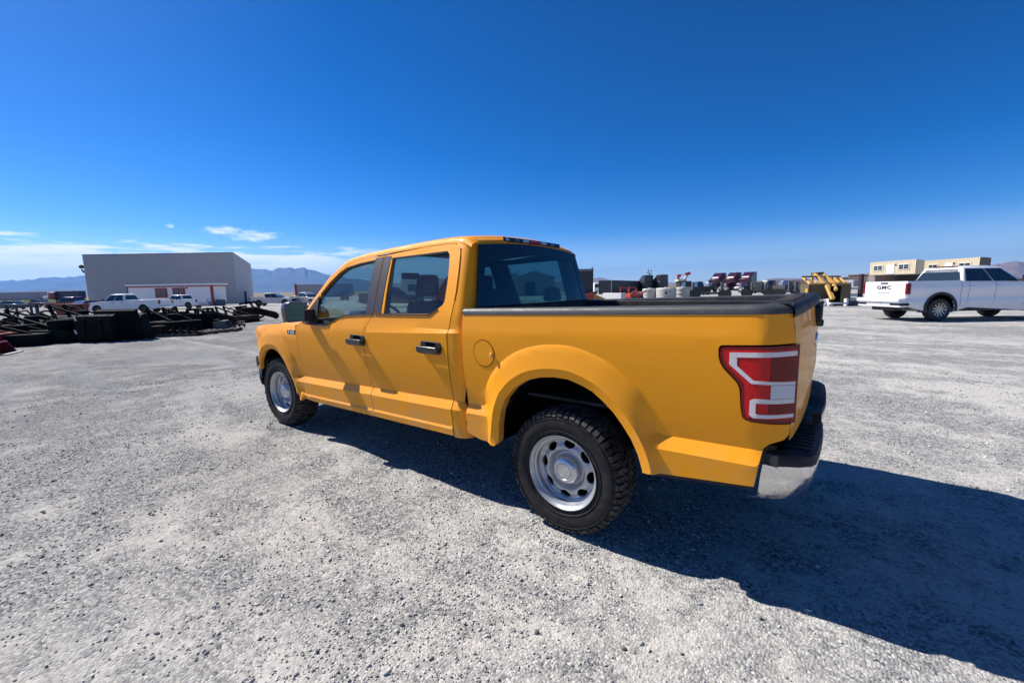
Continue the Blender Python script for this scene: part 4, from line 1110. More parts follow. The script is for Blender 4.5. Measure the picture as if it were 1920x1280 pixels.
# cab interior
def seat_row(name, x, ys, w, zb, zt, hr, par):
    pass
for y in (.40, -.40):
    st = MB(); st.hexa([(1.95,y-.26,.72),(2.50,y-.26,.76),(2.50,y+.26,.76),(1.95,y+.26,.72)], [(1.98,y-.25,.88),(2.48,y-.25,.92),(2.48,y+.25,.92),(1.98,y+.25,.88)])
    st.hexa([(1.93,y-.26,.84),(2.08,y-.25,.84),(2.08,y+.25,.84),(1.93,y+.26,.84)], [(1.76,y-.20,1.40),(1.86,y-.19,1.40),(1.86,y+.19,1.40),(1.76,y+.20,1.40)])
    so = st.build('front_seat', greyint, truck, bevel=.04, bseg=3)
    h = MB(); h.hexa([(1.75,y-.13,1.44),(1.85,y-.13,1.44),(1.85,y+.13,1.44),(1.75,y+.13,1.44)], [(1.73,y-.115,1.64),(1.81,y-.115,1.64),(1.81,y+.115,1.64),(1.73,y+.115,1.64)])
    h.build('headrest', greyint, so, bevel=.045, bseg=3)
    for q in (-.06, .06): MB().cyl((1.79,y+q,1.36),(1.79,y+q,1.46),.008,8).build('headrest_post', chrome, so)
rb = MB(); rb.hexa([(.98,-.72,.72),(1.48,-.72,.76),(1.48,.72,.76),(.98,.72,.72)], [(.98,-.70,.86),(1.46,-.70,.90),(1.46,.70,.90),(.98,.70,.86)])
rb.hexa([(.96,-.70,.84),(1.10,-.70,.84),(1.10,.70,.84),(.96,.70,.84)], [(.885,-.66,1.36),(.97,-.66,1.36),(.97,.66,1.36),(.885,.66,1.36)])
rbo = rb.build('rear_bench', greyint, truck, bevel=.035, bseg=3)
for y in (.42, -.42):
    MB().hexa([(.885,y-.13,1.37),(.965,y-.13,1.37),(.965,y+.13,1.37),(.885,y+.13,1.37)], [(.90,y-.11,1.50),(.96,y-.11,1.50),(.96,y+.11,1.50),(.90,y+.11,1.50)]).build('headrest', greyint, rbo, bevel=.035, bseg=3)
ds = MB(); ds.hexa([(2.62,-.82,.85),(3.02,-.84,.80),(3.02,.84,.80),(2.62,.82,.85)], [(2.66,-.80,1.235),(3.10,-.82,1.225),(3.10,.82,1.225),(2.66,.80,1.235)])
ds.hexa([(2.62,.18,1.08),(2.85,.18,1.08),(2.85,.60,1.08),(2.62,.60,1.08)], [(2.62,.20,1.30),(2.86,.20,1.29),(2.86,.58,1.29),(2.62,.58,1.30)])
ds.build('dashboard', darkint, truck, bevel=.03)
sw = MB(); pts = []
Tm = Matrix.Translation((2.42, .39, 1.19)) @ Matrix.Rotation(R(-62), 4, 'Y')
ringp = [tuple(Tm @ Vector((.185*math.cos(a), .185*math.sin(a), 0))) for a in np.linspace(0, 2*PI, 29)]
sw.tube(ringp, .014, 8); sw.cyl(tuple(Tm @ Vector((0,0,0))), (2.66,.39,1.08), .05, 10); sw.bar(tuple(Tm @ Vector((0,-.18,0))), tuple(Tm @ Vector((0,.18,0))), .04, .02)
sw.build('steering_wheel', mat('steering_black', (.05,.05,.052), rough=.4), truck, smooth=40)
fl = MB(); fl.box(.84, 3.0, -.86, .86, .50, .56); fl.box(2.3, 2.62, -.10, .10, .56, .95); fl.build('cab_floor', darkint, truck)
hl = MB(); hl.grid([[(x, y*.70, g_z(max(.95, x))+.012+.04*(1-y*y)) for y in np.linspace(-1, 1, 9)] for x in (.90,1.1,1.4,1.8,2.2)]); hl.build('headliner', liner, truck, smooth=60)
for side in (1, -1):
    for (dx0, dx1) in ((1.0, 1.82), (1.96, 3.02)):
        MB().hexa([(dx0,side*.88,.6),(dx1,side*.88,.6),(dx1,side*.93,.6),(dx0,side*.93,.6)], [(dx0,side*.90,1.27 if dx1 < 2 else 1.16),(dx1,side*.90,1.27 if dx1 < 2 else 1.16),(dx1,side*.945,1.27 if dx1 < 2 else 1.16),(dx0,side*.945,1.27 if dx1 < 2 else 1.16)]).build('door_trim', greyint, truck, bevel=.01)
MB().bar((1.84,.86,1.30),(1.85,.80,1.68),.012,.05).build('seat_belt', mat('belt_grey',(.25,.25,.25),rough=.8), truck)
MB().bar((1.84,-.86,1.30),(1.85,-.80,1.68),.012,.05).build('seat_belt', mat('belt_grey',(.25,.25,.25),rough=.8), truck)
b = MB(); b.box(2.50, 2.53, -.12, .12, 1.62, 1.69); b.build('rear_view_mirror', darkint, truck, bevel=.01)

# ------------------------------------------------------------------ other vehicles
pw = mat('white_vehicle_paint', (.78, .78, .79), rough=.35, coat=.6)
def car_glass(): return mat('dark_vehicle_glass', (.02, .03, .035), rough=.08, coat=1.0)
tyre_m = mat('far_tyre', (.02, .02, .021), rough=.85, dust=.3, vscale=5)
def far_wheel(par, x, y, z, r, w, side, rimm, n=24, spokes=0):
    b = MB(); b.lathe([(r*.60, w*.44), (r*.66, w*.5), (r*.94, w*.5), (r, w*.36), (r, -w*.36), (r*.94, -w*.5), (r*.6, -w*.5)], n)
    b.v = [(p[0], p[1]*side, p[2]) for p in b.v]
    t = b.build('wheel', tyre_m, par, smooth=35, loc=(x, side*(y-w/2), z))
    b = MB()
    if spokes:
        for k in range(spokes):
            a = 2*PI*k/spokes
            b.hexa([(r*.12*math.cos(a-.5), w*.40*side, r*.12*math.sin(a-.5)), (r*.60*math.cos(a-.10), w*.46*side, r*.60*math.sin(a-.10)), (r*.60*math.cos(a+.10), w*.46*side, r*.60*math.sin(a+.10)), (r*.12*math.cos(a+.5), w*.40*side, r*.12*math.sin(a+.5))],
                   [(r*.12*math.cos(a-.5), w*.30*side, r*.12*math.sin(a-.5)), (r*.60*math.cos(a-.10), w*.30*side, r*.60*math.sin(a-.10)), (r*.60*math.cos(a+.10), w*.30*side, r*.60*math.sin(a+.10)), (r*.12*math.cos(a+.5), w*.30*side, r*.12*math.sin(a+.5))])
        b.lathe([(0, w*.42*side), (r*.15, w*.42*side), (r*.16, w*.3*side)], 14)
        b.lathe([(r*.58, w*.47*side), (r*.62, w*.50*side), (r*.63, w*.40*side)], n)
        MB().lathe([(0, w*.15*side), (r*.62, w*.15*side)], n).build('wheel_well_disc', seam, t)
    else:
        b.lathe([(0, w*.40*side), (r*.22, w*.40*side), (r*.26, w*.30*side), (r*.5, w*.34*side), (r*.60, w*.47*side), (r*.62, w*.44*side)], n)
    b.build('rim', rimm, t, smooth=35)
    return t
def quad_on(A, B, C, D, u0, u1, v0, v1, off, m=0, mb=None, th=.012):
    """slab on the bilinear face A-B (bottom) D-C (top)"""
    A, B, C, D = map(Vector, (A, B, C, D)); n = (B-A).cross(D-A).normalized()
    P = lambda u, v: A.lerp(B, u).lerp(D.lerp(C, u), v)
    q = [P(u0, v0), P(u1, v0), P(u1, v1), P(u0, v1)]
    mb = mb or MB(); mb.hexa([p-n*th for p in q], [p+n*off for p in q], m); return mb
def pickup(name, label, loc, rz, paint, cat='pickup truck', group=None, wb=3.7, rail=1.36, belt=1.26, roof=1.93, bot=.46, r=.40, hood=1.14, L0=-1.2, L1=4.62, rimm=None, service=False, cover=False, spokes=0, fine=False, arch_trim=None):
    t = empty(name, loc, rz, label, cat, group); rimm = rimm or silver; W = .98; gl = car_glass(); ra = r+.10; q0 = wb-3.7 if service else 0.0
    bv = .035 if fine else .02
    def arch(cx, flip=False): return [(cx+ra*math.cos(a), r+.06+ra*math.sin(a)) for a in np.linspace(-.25, PI+.25, 14)]
    lowz = belt if service else rail
    # cab and front body
    cabp = [(.72+q0, bot), (.72+q0, belt+.02), (3.05+q0, belt-.05), (3.25+q0, hood), (L1-.25, hood-.10), (L1-.05, hood-.22), (L1, .62), (L1-.05, bot+.02)]+arch(wb)
    cabp = cabp if not fine else cabp
    inset = .05 if fine else 0
    body = MB().prism(cabp, -W+inset, W-inset).build('body', paint, t, bevel=bv)
    if fine:
        def Sg(x, z):
            x = np.asarray(x, float); z = np.asarray(z, float)
            y = .992-.30*np.clip(z-1.17, 0, 1)**1.5-.045*sst(1.17, .82, z)+.035*sst(.84, .74, z)-.10*np.clip(.66-z, 0, 1)
            for cx in (0, wb):
                d = np.hypot(x-cx, z-r-.06)-ra; y = np.maximum(y, .955+.040*np.clip(1-(d-.08)/.12, 0, 1))
            return y-.5*np.clip(x-L1+.5, 0, 1)**2-2.0*np.clip(L0+.16-x, 0, 1)**2
        ol = [(L0, bot+.14)]+[(x, z) for x, z in arch(0)[::-1]]+[(1.0, bot)]+[(x+0, z) for x, z in arch(wb)[::-1]]+[(L1-.05, bot+.02), (L1, .62), (L1-.05, hood-.22), (L1-.25, hood-.08), (3.25, hood+.01), (3.05, belt-.02), (.74, belt+.01), (.70, rail), (L0+.01, rail)]
        for sd in (1, -1): panel('side_panel', ol, Sg, paint, t, lines=[[(L0, 1.17), (L1-.2, 1.17)], [(.6, .84), (wb-.6, .84)], [(.6, .74), (wb-.6, .74)]], step=.09, bstep=.06, depth=.05, side=sd, ang=24)
    bedp = [(.70+q0, bot), (.70+q0, lowz), (L0, lowz), (L0, bot+.10)]+[(x, z) for x, z in arch(0)[::-1]]
    MB().prism(bedp, -W+inset, W-inset).build('bed', paint, t, bevel=bv*.6)
    if service:
        for s in (1, -1):
            b = MB(); b.box(L0, .66+q0, *sorted((s*.55, s*1.02)), lowz, rail+.02); bx = b.build('tool_body', paint, t, bevel=.015)
            kw = (.66+q0-L0-.06)/3
            for k in range(3): MB().box(L0+.06+k*kw, L0+k*kw+kw-.02, *sorted((s*1.018, s*1.03)), lowz+.03-.25*(k != 1), rail-.04).build('locker_door', paint, bx, bevel=.006)
    else:
        MB().box(L0-.03, L0+.04, -W+.07, W-.07, bot+.22, rail-.01).build('tailgate', paint, t, bevel=bv)
        MB().box(L0+.05, .64, -W+.1, W-.1, lowz-.01, lowz+.006).build('bed_cavity_shade', blackpl, t)  # dark plate standing in for the shade inside the open bed
    # greenhouse
    xr0, xr1, xf0, xf1 = .74+q0, .90+q0, 3.02+q0, 2.28+q0
    b0 = [(xr0,-W+.03,belt), (xf0,-W+.05,belt-.04), (xf0,W-.05,belt-.04), (xr0,W-.03,belt)]
    t0 = [(xr1,-.73,roof-.03), (xf1,-.72,roof-.04), (xf1,.72,roof-.04), (xr1,.73,roof-.03)]
    MB().hexa(b0, t0).build('cab', paint, t, bevel=.06 if fine else .04, bseg=3)
    MB().hexa([(xr1+.06,-.66,roof-.05),(xf1-.1,-.66,roof-.05),(xf1-.1,.66,roof-.05),(xr1+.06,.66,roof-.05)], [(xr1+.2,-.5,roof+.01),(xf1-.3,-.5,roof+.01),(xf1-.3,.5,roof+.01),(xr1+.2,.5,roof+.01)]).build('roof', paint, t, bevel=.04)
    for s in (1, -1):
        A, B, C, D = (b0[3], b0[2], t0[2], t0[3]) if s > 0 else (b0[1], b0[0], t0[0], t0[1])
        if s > 0: A, B, C, D = b0[2], b0[3], t0[3], t0[2]
        segs = ((.07, .49, 0), (.51, .93, 1)) if s > 0 else ((.07, .49, 1), (.51, .93, 0))
        # s>0: u runs front->rear
        for (u0, u1, q) in ((.05, .475, 0), (.50, .90, 1)) if s > 0 else ((.10, .50, 1), (.525, .95, 0)):
            quad_on(A, B, C, D, u0, u1, .05, .86, .006).build('side_window', gl, t, bevel=.0)
        for hx in (1.05+q0, 2.0+q0): MB().box(hx-.10, hx+.10, *sorted((s*(W-.005), s*(W+.035))), belt-.20, belt-.165).build('door_handle', paint if fine else blackpl, t, bevel=.008 if fine else 0)
        for sx in (.98+q0, 1.92+q0, 3.02+q0):
            if not fine: MB().box(sx-.006, sx+.006, *sorted((s*(W-.02), s*(W+.0015))), bot+.06, belt-.02).build('door_seam', seam, t); continue
            zs_ = np.linspace(bot+.06, belt-.02, 16); b = MB()
            b.grid([[(sx+q-.10*sst(.8, .5, z), s*(float(Sg(sx, z))+.0025), z) for z in zs_] for q in (-.005, .005)]); b.build('door_seam', seam, t)
        MB().box(.66+q0, .76+q0, *sorted((s*(W-.12), s*(W-.035))), bot+.02, belt).build('bed_gap', seam, t) if not fine else MB().grid([[(.70+q, s*(float(Sg(.70, z))+.0025), z) for z in np.linspace(bot+.06, rail-.02, 18)] for q in (-.006, .006)]).build('bed_gap', seam, t)
        # wheel houses
        for cx in (0, wb):
            b = MB(); b.lathe([(ra-.005, s*(W-.03)), (ra-.005, s*(W-.36)), (.05, s*(W-.36))], 16, a0=-.3, a1=PI+.3, closed=False); b.v = [(p[0]+cx, p[1], p[2]+r+.06) for p in b.v]
            b.build('wheel_house', seam, t)
            if arch_trim:
                b = MB(); b.lathe([(ra-.01, s*(W-.03)), (ra-.012, s*(W+.028)), (ra+.075, s*(W+.024)), (ra+.085, s*(W-.002))], 22, a0=-.22, a1=PI+.22, closed=False); b.v = [(p[0]*(1.02)+cx, p[1], p[2]*1.0+r+.06) for p in b.v]
                b.build('arch_trim', arch_trim, t, smooth=30)
            far_wheel(t, cx, W-.005, r, r, .27, s, rimm, spokes=spokes)
        MB().box(L0-.035, L0+.10, *sorted((s*(W-(.09 if fine else .16)), s*(W+.004))), rail-.47, rail-.08).build('tail_light', lens_dred, t, bevel=.015)
        MB().box(L1-.22, L1-.0, *sorted((s*(W-.38), s*(W-.02))), hood-.32, hood-.13).build('headlight', lens_clear, t, bevel=.02)
        b = MB(); b.box(2.72+q0, 2.80+q0, *sorted((s*(W+.05), s*(W+.24))), belt-.02, belt+.22); b.box(2.73+q0, 2.78+q0, *sorted((s*(W-.06), s*(W+.1))), belt-.0, belt+.05); b.build('mirror', blackpl, t, bevel=.02)
    quad_on(b0[0], b0[3], t0[3], t0[0], .10, .90, .10, .86, .0, th=-.006).build('rear_window', gl, t)
    MB().hexa([tuple(Vector(p)+Vector(o)) for p, o in ((b0[0],(-.006,.10,.06)),(b0[0],(.02,.10,.06)),(b0[3],(.02,-.10,.06)),(b0[3],(-.006,-.10,.06)))], [tuple(Vector(p)+Vector(o)) for p, o in ((t0[0],(-.012,.08,-.07)),(t0[0],(.02,.08,-.07)),(t0[3],(.02,-.08,-.07)),(t0[3],(-.012,-.08,-.07)))]).build('rear_window', gl, t)
    MB().hexa([tuple(Vector(p)+Vector(o)) for p, o in ((b0[1],(.008,.08,.05)),(b0[1],(-.03,.08,.05)),(b0[2],(-.03,-.08,.05)),(b0[2],(.008,-.08,.05)))], [tuple(Vector(p)+Vector(o)) for p, o in ((t0[1],(.014,.06,-.06)),(t0[1],(-.03,.06,-.06)),(t0[2],(-.03,-.06,-.06)),(t0[2],(.014,-.06,-.06)))]).build('windshield', gl, t)
    MB().box(L0-.22, L0+.04, -W+.02, W-.02, bot+.02, bot+.24).build('rear_bumper', chrome if not fine else paint, t, bevel=.03)
    MB().box(L1-.10, L1+.10, -W+.04, W-.04, bot, bot+.22).build('front_bumper', chrome, t, bevel=.03)
    MB().box(L1-.08, L1+.02, -.60, .60, .72, hood-.12).build('grille', blackpl, t, bevel=.02)
    MB().box(L0+.2, L1-.4, -.75, .75, bot-.06, bot+.06).build('underbody', darkmetal, t)
    return t

# white pickup on the right, nearest of the others
RW = dict(r=.415, bot=.50, rail=1.47, belt=1.42, roof=1.99, hood=1.32, L0=-1.20, L1=4.66, wb=3.74)
wp = np.array([-4.246, -19.144]); hd = -2.503
ox, oy = wp[0]+.98*math.sin(hd)*-1*-1, wp[1]
# near (right-hand) rear wheel stands at wp; the axle centre lies .85 m to the truck's left of it
cx_, cy_ = -3.70, -19.30
blk_trim = mat('arch_trim_black', (.02, .02, .022), rough=.6)
gm_ = pickup('white_pickup', 'clean white crew cab pickup with black arch trims at the right edge, tailgate towards us', (cx_, cy_, 0), hd, mat('bright_white_paint', (.80,.80,.81), rough=.25, coat=1.0), spokes=11, fine=True, arch_trim=blk_trim, rimm=mat('dark_alloy', (.35,.35,.36), rough=.3, metal=.8), **RW)
tx = -1.235
MB().box(tx-.02, tx+.02, -.16, .16, 1.385, 1.435).build('tailgate_handle', blackpl, gm_, bevel=.01)
Mt = Matrix.Translation((tx-.002, 0, 1.24)) @ Matrix(((0,0,-1,0),(-1,0,0,0),(0,1,0,0),(0,0,0,1)))
text_mesh('GMC', .19, .006, 'tailgate_lettering', mat('dark_badge', (.06,.06,.065), rough=.3, metal=.5), gm_, Mt @ Matrix.Diagonal((1.45, 1, 1, 1)), bold=.004, spacing=1.12)
MB().box(tx-.012, tx+.01, -.74, .74, 1.035, 1.055).build('tailgate_crease', mat('bright_white_paint', (0,0,0)), gm_)
MB().box(tx-.03, tx+.0, -.30, .30, 1.055, 1.085).build('tailgate_step', mat('pale_grey', (.5,.5,.5), rough=.5), gm_, bevel=.008)
MB().box(-1.50, -1.20, -.96, .96, .70, .86).build('bumper_cap', mat('bright_white_paint', (0,0,0)), gm_, bevel=.04)
for s in (1, -1): MB().box(-1.43, -1.10, *sorted((s*.52, s*.985)), .585, .675).build('bumper_insert', blackpl, gm_, bevel=.02)
MB().box(-1.435, -1.40, -.16, .16, .60, .76).build('number_plate', mat('plate_white', (.6,.55,.55), rough=.4), gm_)
Mt = Matrix.Translation((-1.437, 0, .68)) @ Matrix(((0,0,-1,0),(-1,0,0,0),(0,1,0,0),(0,0,0,1)))
MB().box(-1.25, -.9, -.5, .5, .38, .52).build('spare_wheel', tyre_m, gm_, bevel=.05)
MB().box(.9, 1.15, -.42, .42, 1.975, 2.0).build('high_brake_light', lens_dred, gm_)
MB().box(-.7, 3.2, -.94, -.86, .36, .50).build('side_step', darkmetal, gm_, bevel=.02)

LW = mat('fleet_white_paint', (.74, .76, .78), rough=.4, coat=.3, dust=.08)
def left_of(u, depth): return at(u, depth)
# white service pickup facing left, before the big shed; rear axle under column 279
pickup('white_pickup', 'white crew cab service truck with lockers, facing left in front of the grey shed', at(279, 46), face(279, PI+.05), LW, wb=4.75, service=True, L0=-1.7, L1=5.60, rimm=darkmetal, roof=2.08, belt=1.36, hood=1.30, rail=1.42)
pickup('white_pickup', 'white crew cab pickup parked behind the service truck, before the office trailer', at(361, 58), face(361, PI-.05), LW, rimm=darkmetal)
pickup('red_pickup', 'dark red pickup truck facing left beside the row of attachments', at(160, 59), face(150, PI+.08), mat('dark_red_paint', (.16, .004, .008), rough=.3, coat=.8), rimm=silver)
pickup('silver_pickup', 'silver crew cab pickup facing right beyond the end of the shed', at(489, 64), face(489, .12), mat('silver_paint', (.42, .43, .43), rough=.35, metal=.4, coat=.5), rimm=darkmetal)
pickup('white_flatbed_truck', 'white work truck with ladder rack beyond the yellow pickup hood', at(562, 66), face(562, -.5), mat('silver_paint', (0,0,0)), service=True, cat='truck')
# low dark car facing the viewer with round lamps
def car(name, label, loc, rz, paint, cat='car', k=1.0, lamps=False):
    t = empty(name, loc, rz, label, cat); W = .90
    ra = .38
    ar = lambda cx: [(cx+ra*math.cos(a), .33+ra*math.sin(a)) for a in np.linspace(-.3, PI+.3, 12)]
    p = [(-1.0,.35), (-1.05,.85), (-.2,.95), (3.0,.92), (3.55,.75), (3.6,.35)]+ar(2.75)+ar(0)
    MB().prism(p, -W, W).build('body', paint, t, bevel=.05)
    MB().hexa([(-.5,-.84,.90),(2.3,-.84,.90),(2.3,.84,.90),(-.5,.84,.90)], [(.1,-.64,1.40*k),(1.5,-.64,1.40*k),(1.5,.64,1.40*k),(.1,.64,1.40*k)]).build('cabin', car_glass(), t, bevel=.04)
    MB().box(.15, 1.45, -.62, .62, 1.38*k, 1.43*k).build('roof', paint, t, bevel=.02)
    for s in (1, -1):
        for cx in (0, 2.75): far_wheel(t, cx, W, .33, .33, .2, s, silver)
        MB().lathe([(0,.0),(.09,-.01),(.11,-.04)], 16, axis='x').build('headlight', lens_clear, t, loc=(3.60, s*.62, .66)) if lamps else MB().box(3.5, 3.6, *sorted((s*.5, s*.8)), .58, .72).build('headlight', lens_clear, t)
    return t
dkb = mat('dark_blue_paint', (.012, .018, .045), rough=.35, coat=.6)
car('dark_car', 'dark car with two round headlights facing us between the red pickup and the white truck', at(172, 54), face(172, -PI/2), mat('dark_green_paint', (.02,.025,.02), rough=.4, coat=.5), lamps=True)
car('blue_car', 'dark blue car at the far left edge below the grass bank', at(30, 70), face(30, PI), dkb)
car('dark_car', 'low dark maroon car standing under the grass bank left of the red pickup', at(80, 82), face(80, PI), mat('maroon_paint', (.05,.012,.014), rough=.4))

# ------------------------------------------------------------------ big shed, office trailer
shed = empty('warehouse', at(300, 84), face(300), 'large windowless grey metal shed with a flat long front and sloping end', 'warehouse')
metal_g = mat('grey_cladding', (.36, .365, .37), rough=.55, var=.06, vscale=.4)
A = at(165, 82); B = at(444, 82); Cc = at(475, 98)
def wallgeo(p, q, h0, h1, name, par, m, ribs=True, z0=0):
    """profiled wall from p to q, real corrugation as vertical ribs"""
    d = Vector((q.x-p.x, q.y-p.y, 0)); L_ = d.length; d.normalize(); nrm = Vector((d.y, -d.x, 0))
    if nrm.dot(Vector((CAM[0]-p.x, CAM[1]-p.y, 0))) < 0: nrm = -nrm
    n = int(L_/.45); rows = []
    for i in range(n):
        for (f_, o_) in ((0, 0), (.70, 0), (.78, .022), (.92, .022)):
            s_ = min(L_, (i+f_)*L_/n); h = h0+(h1-h0)*s_/L_
            P = Vector((p.x, p.y, p.z))+d*s_+nrm*o_
            rows.append([(P.x, P.y, p.z-.3+z0), (P.x, P.y, p.z+h)])
    P = Vector((q.x, q.y, p.z)); rows.append([(P.x, P.y, p.z-.3+z0), (P.x, P.y, p.z+h1)])
    b = MB(); b.grid(rows); inv = par.matrix_basis.inverted()
    b.v = [tuple(inv @ Vector(v)) for v in b.v]
    return b.build(name, m, par)
Hs = 8.9
wallgeo(A, B, Hs, Hs, 'wall', metal_g, None) if False else None
shed_inv = shed.matrix_basis
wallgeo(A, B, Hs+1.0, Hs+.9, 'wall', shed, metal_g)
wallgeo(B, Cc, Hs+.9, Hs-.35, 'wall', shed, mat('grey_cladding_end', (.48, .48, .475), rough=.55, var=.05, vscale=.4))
dd = (B-A); Dp = A+Vector((-dd.y, dd.x, 0)).normalized()*-1
back = (Cc-B)
inv = shed.matrix_basis.inverted()
def W2(par, pts): i_ = par.matrix_basis.inverted(); return [tuple(i_ @ Vector(p)) for p in pts]
A2 = A+back; z0 = A.z
b = MB()
rf = [Vector((p.x, p.y, z0+h)) for p, h in ((A, Hs+.995), (B, Hs+.895), (Cc, Hs-.36), (A2, Hs-.36))]
b.hexa(W2(shed, [p-Vector((0,0,.15)) for p in rf]), W2(shed, [p+Vector((0,0,.04)) for p in rf])); b.build('roof', mat('roof_trim_grey', (.20,.21,.22), rough=.5), shed)
b = MB(); bp_ = [Vector((p.x, p.y, z0-.3)) for p in (A2, A)]; b.add(W2(shed, [bp_[0], bp_[1], rf[0], rf[3]]), [(0,1,2,3)]); b.add(W2(shed, [Vector((Cc.x,Cc.y,z0-.3)), bp_[0], rf[3], rf[2]]), [(0,1,2,3)]); b.build('wall', metal_g, shed)
# corner flood light on its bracket
c0 = at(160.5, 82)+Vector((0, 0, 7.1))
b = MB(); pts = W2(shed, [at(164, 82)+Vector((0,0,6.5)), c0, c0+Vector((0,0,.5))]); b.cyl(pts[0], pts[1], .14, 8)
b.lathe([(0,-.35),(.35,-.25),(.42,.05),(.2,.35),(0,.4)], 12, axis='z'); nv = 5*12
off = Vector(pts[2]); 
for i in range(len(b.v)-nv, len(b.v)): b.v[i] = tuple(Vector(b.v[i])+off)
b.build('flood_light', darkmetal, shed)
# roller door and small things on the end wall
for (u0, u1, dp, v_top, nm, m_) in ((447, 452, 86, 545, 'door', mat('teal_door', (.04,.07,.09), rough=.5)), (458, 461, 88, 546, 'downpipe', darkmetal)):
    p, q = at(u0, dp), at(u1, dp); h = (hz(u0)-v_top)*dp/FPX+CAM[2]
    b = MB(); b.v = []; b.hexa(W2(shed, [p, q, q+Vector((0,-.1,0)), p+Vector((0,-.1,0))]), W2(shed, [x+Vector((0,0,h+.5)) for x in (p, q, q+Vector((0,-.1,0)), p+Vector((0,-.1,0)))])); b.build(nm, m_, shed)

def block_on(par, u0, u1, d0, d1, z0, z1, thick=.2):
    """world box between two view columns; returns 8 local corners"""
    p, q = at(u0, d0), at(u1, d1); v = Vector((q.x-p.x, q.y-p.y, 0)).normalized(); n = Vector((-v.y, v.x, 0))
    if n.dot(Vector((p.x-CAM[0], p.y-CAM[1], 0))) < 0: n = -n
    n = n*thick; zz = min(p.z, q.z)
    q = Vector((q.x, q.y, 0)); p = Vector((p.x, p.y, 0))
    bq = [p, q, q+n, p+n]
    return W2(par, [x+Vector((0,0,zz+z0)) for x in bq]), W2(par, [x+Vector((0,0,zz+z1)) for x in bq])
def blk(par, name, m, u0, u1, d0, d1, z0, z1, thick=.2, bevel=0):
    b = MB(); b.hexa(*block_on(par, u0, u1, d0, d1, z0, z1, thick)); return b.build(name, m, par, bevel=bevel)
D = 70
ot = empty('office_trailer', at(320, D), 0, 'white site office trailer with red trim and two red framed windows before the shed', 'office trailer')
owh = mat('trailer_white', (.82, .82, .82), rough=.5, dust=.05, vscale=1); ored = mat('trailer_red', (.35, .03, .025), rough=.5)
blk(ot, 'body', owh, 239, 401, D, D, .7, 3.25, 3.0)
blk(ot, 'roof', mat('roof_white', (.8,.8,.8), rough=.5), 236, 404, D-.2, D-.2, 3.42, 3.72, 3.4)
blk(ot, 'roof_edge', ored, 236, 404, D-.22, D-.22, 3.22, 3.42, 3.4)
blk(ot, 'corner_trim', ored, 395, 400.5, D-.05, D-.05, .7, 3.22, .1); blk(ot, 'corner_trim', ored, 239, 241, D-.05, D-.05, .7, 3.22, .1)
blk(ot, 'skirt', mat('skirt_grey', (.25,.25,.26)), 242, 398, D+.1, D+.1, 0, .7, 2.7)
for (u0, u1) in ((291, 313.5), (324, 347)):
    w = blk(ot, 'window_frame', ored, u0, u1, D-.08, D-.08, 1.5, 3.05, .1)
    blk(ot, 'window_pane', car_glass(), u0+2.5, (u0+u1)/2-.6, D-.1, D-.1, 1.72, 2.85, .03); blk(ot, 'window_pane', car_glass(), (u0+u1)/2+.6, u1-2.5, D-.1, D-.1, 1.72, 2.85, .03)
blk(ot, 'wall_lamp', darkmetal, 349.5, 352, D-.15, D-.15, 2.9, 3.1, .1)
blk(ot, 'end_steps', mat('step_blue', (.07,.10,.14)), 403, 412, D, D, 0, 1.0, 1.2)

def box_trailer(name, label, u0, u1, d0, d1, z0, z1, m, endm=None, cat='trailer', thick=2.5, wheels=True, group=None, roofm=None, frame=None):
    t = empty(name, at((u0+u1)/2, (d0+d1)/2), 0, label, cat, group)
    blk(t, 'body', m, u0, u1, d0, d1, z0, z1, thick, bevel=.03)
    if roofm: blk(t, 'roof_rail', roofm, u0, u1, d0-.02, d1-.02, z1, z1+.10, thick+.02)
    if wheels:
        for f_ in (.12, .22, .82, .9):
            u = u0+(u1-u0)*f_; d = d0+(d1-d0)*f_; p = at(u, d); n = Vector((CAM[0]-p.x, CAM[1]-p.y, 0)).normalized()
            b = MB(); q = Vector((p.x, p.y, p.z+.5)); pts = W2(t, [q, q+n*.3]); b.cyl(pts[0], pts[1], .5, 14); b.build('wheel', tyre_m, t)
        blk(t, 'chassis', darkmetal, u0+(u1-u0)*.03, u0+(u1-u0)*.97, d0+.3, d1+.3, z0-.3, z0, thick-.6)
    return t
lav = mat('pale_lavender_box', (.38, .38, .42), rough=.6)
box_trailer('semi_trailer', 'long pale grey trailer beyond the grass bank at the far left', -30, 77, 170, 170, 1.1, 4.0, lav, roofm=mat('trailer_white', (0,0,0)))
box_trailer('semi_trailer', 'dark blue box trailer with its red tractor beyond the grass bank', 104, 148, 170, 168, 1.1, 4.0, mat('navy_box', (.035,.035,.07), rough=.5), roofm=mat('red_rail', (.3,.03,.03)))
t_ = empty('red_truck_tractor', at(90, 170), 0, 'red and white truck tractor joined to the dark blue trailer, seen past the bank', 'truck')
blk(t_, 'cab', mat('tractor_red', (.30,.04,.04), rough=.4), 90, 102, 169, 169, .9, 3.7, 2.3, bevel=.2); blk(t_, 'hood', owh, 80, 90, 169, 169, .9, 2.2, 2.0, bevel=.2); blk(t_, 'window', car_glass(), 91, 96, 168.9, 168.9, 2.4, 3.3, .1); blk(t_, 'undercarriage', tyre_m, 81, 102, 169.3, 169.3, 0, 1.0, 1.8)
bt = box_trailer('box_trailer', 'grey box trailer with a red end post behind the yellow pickup hood', 556, 660, 90, 92, 1.1, 3.6, mat('mauve_grey', (.30,.29,.32), rough=.6))
blk(bt, 'end_post', ored, 553, 556, 89.8, 89.8, .6, 3.7, .3)

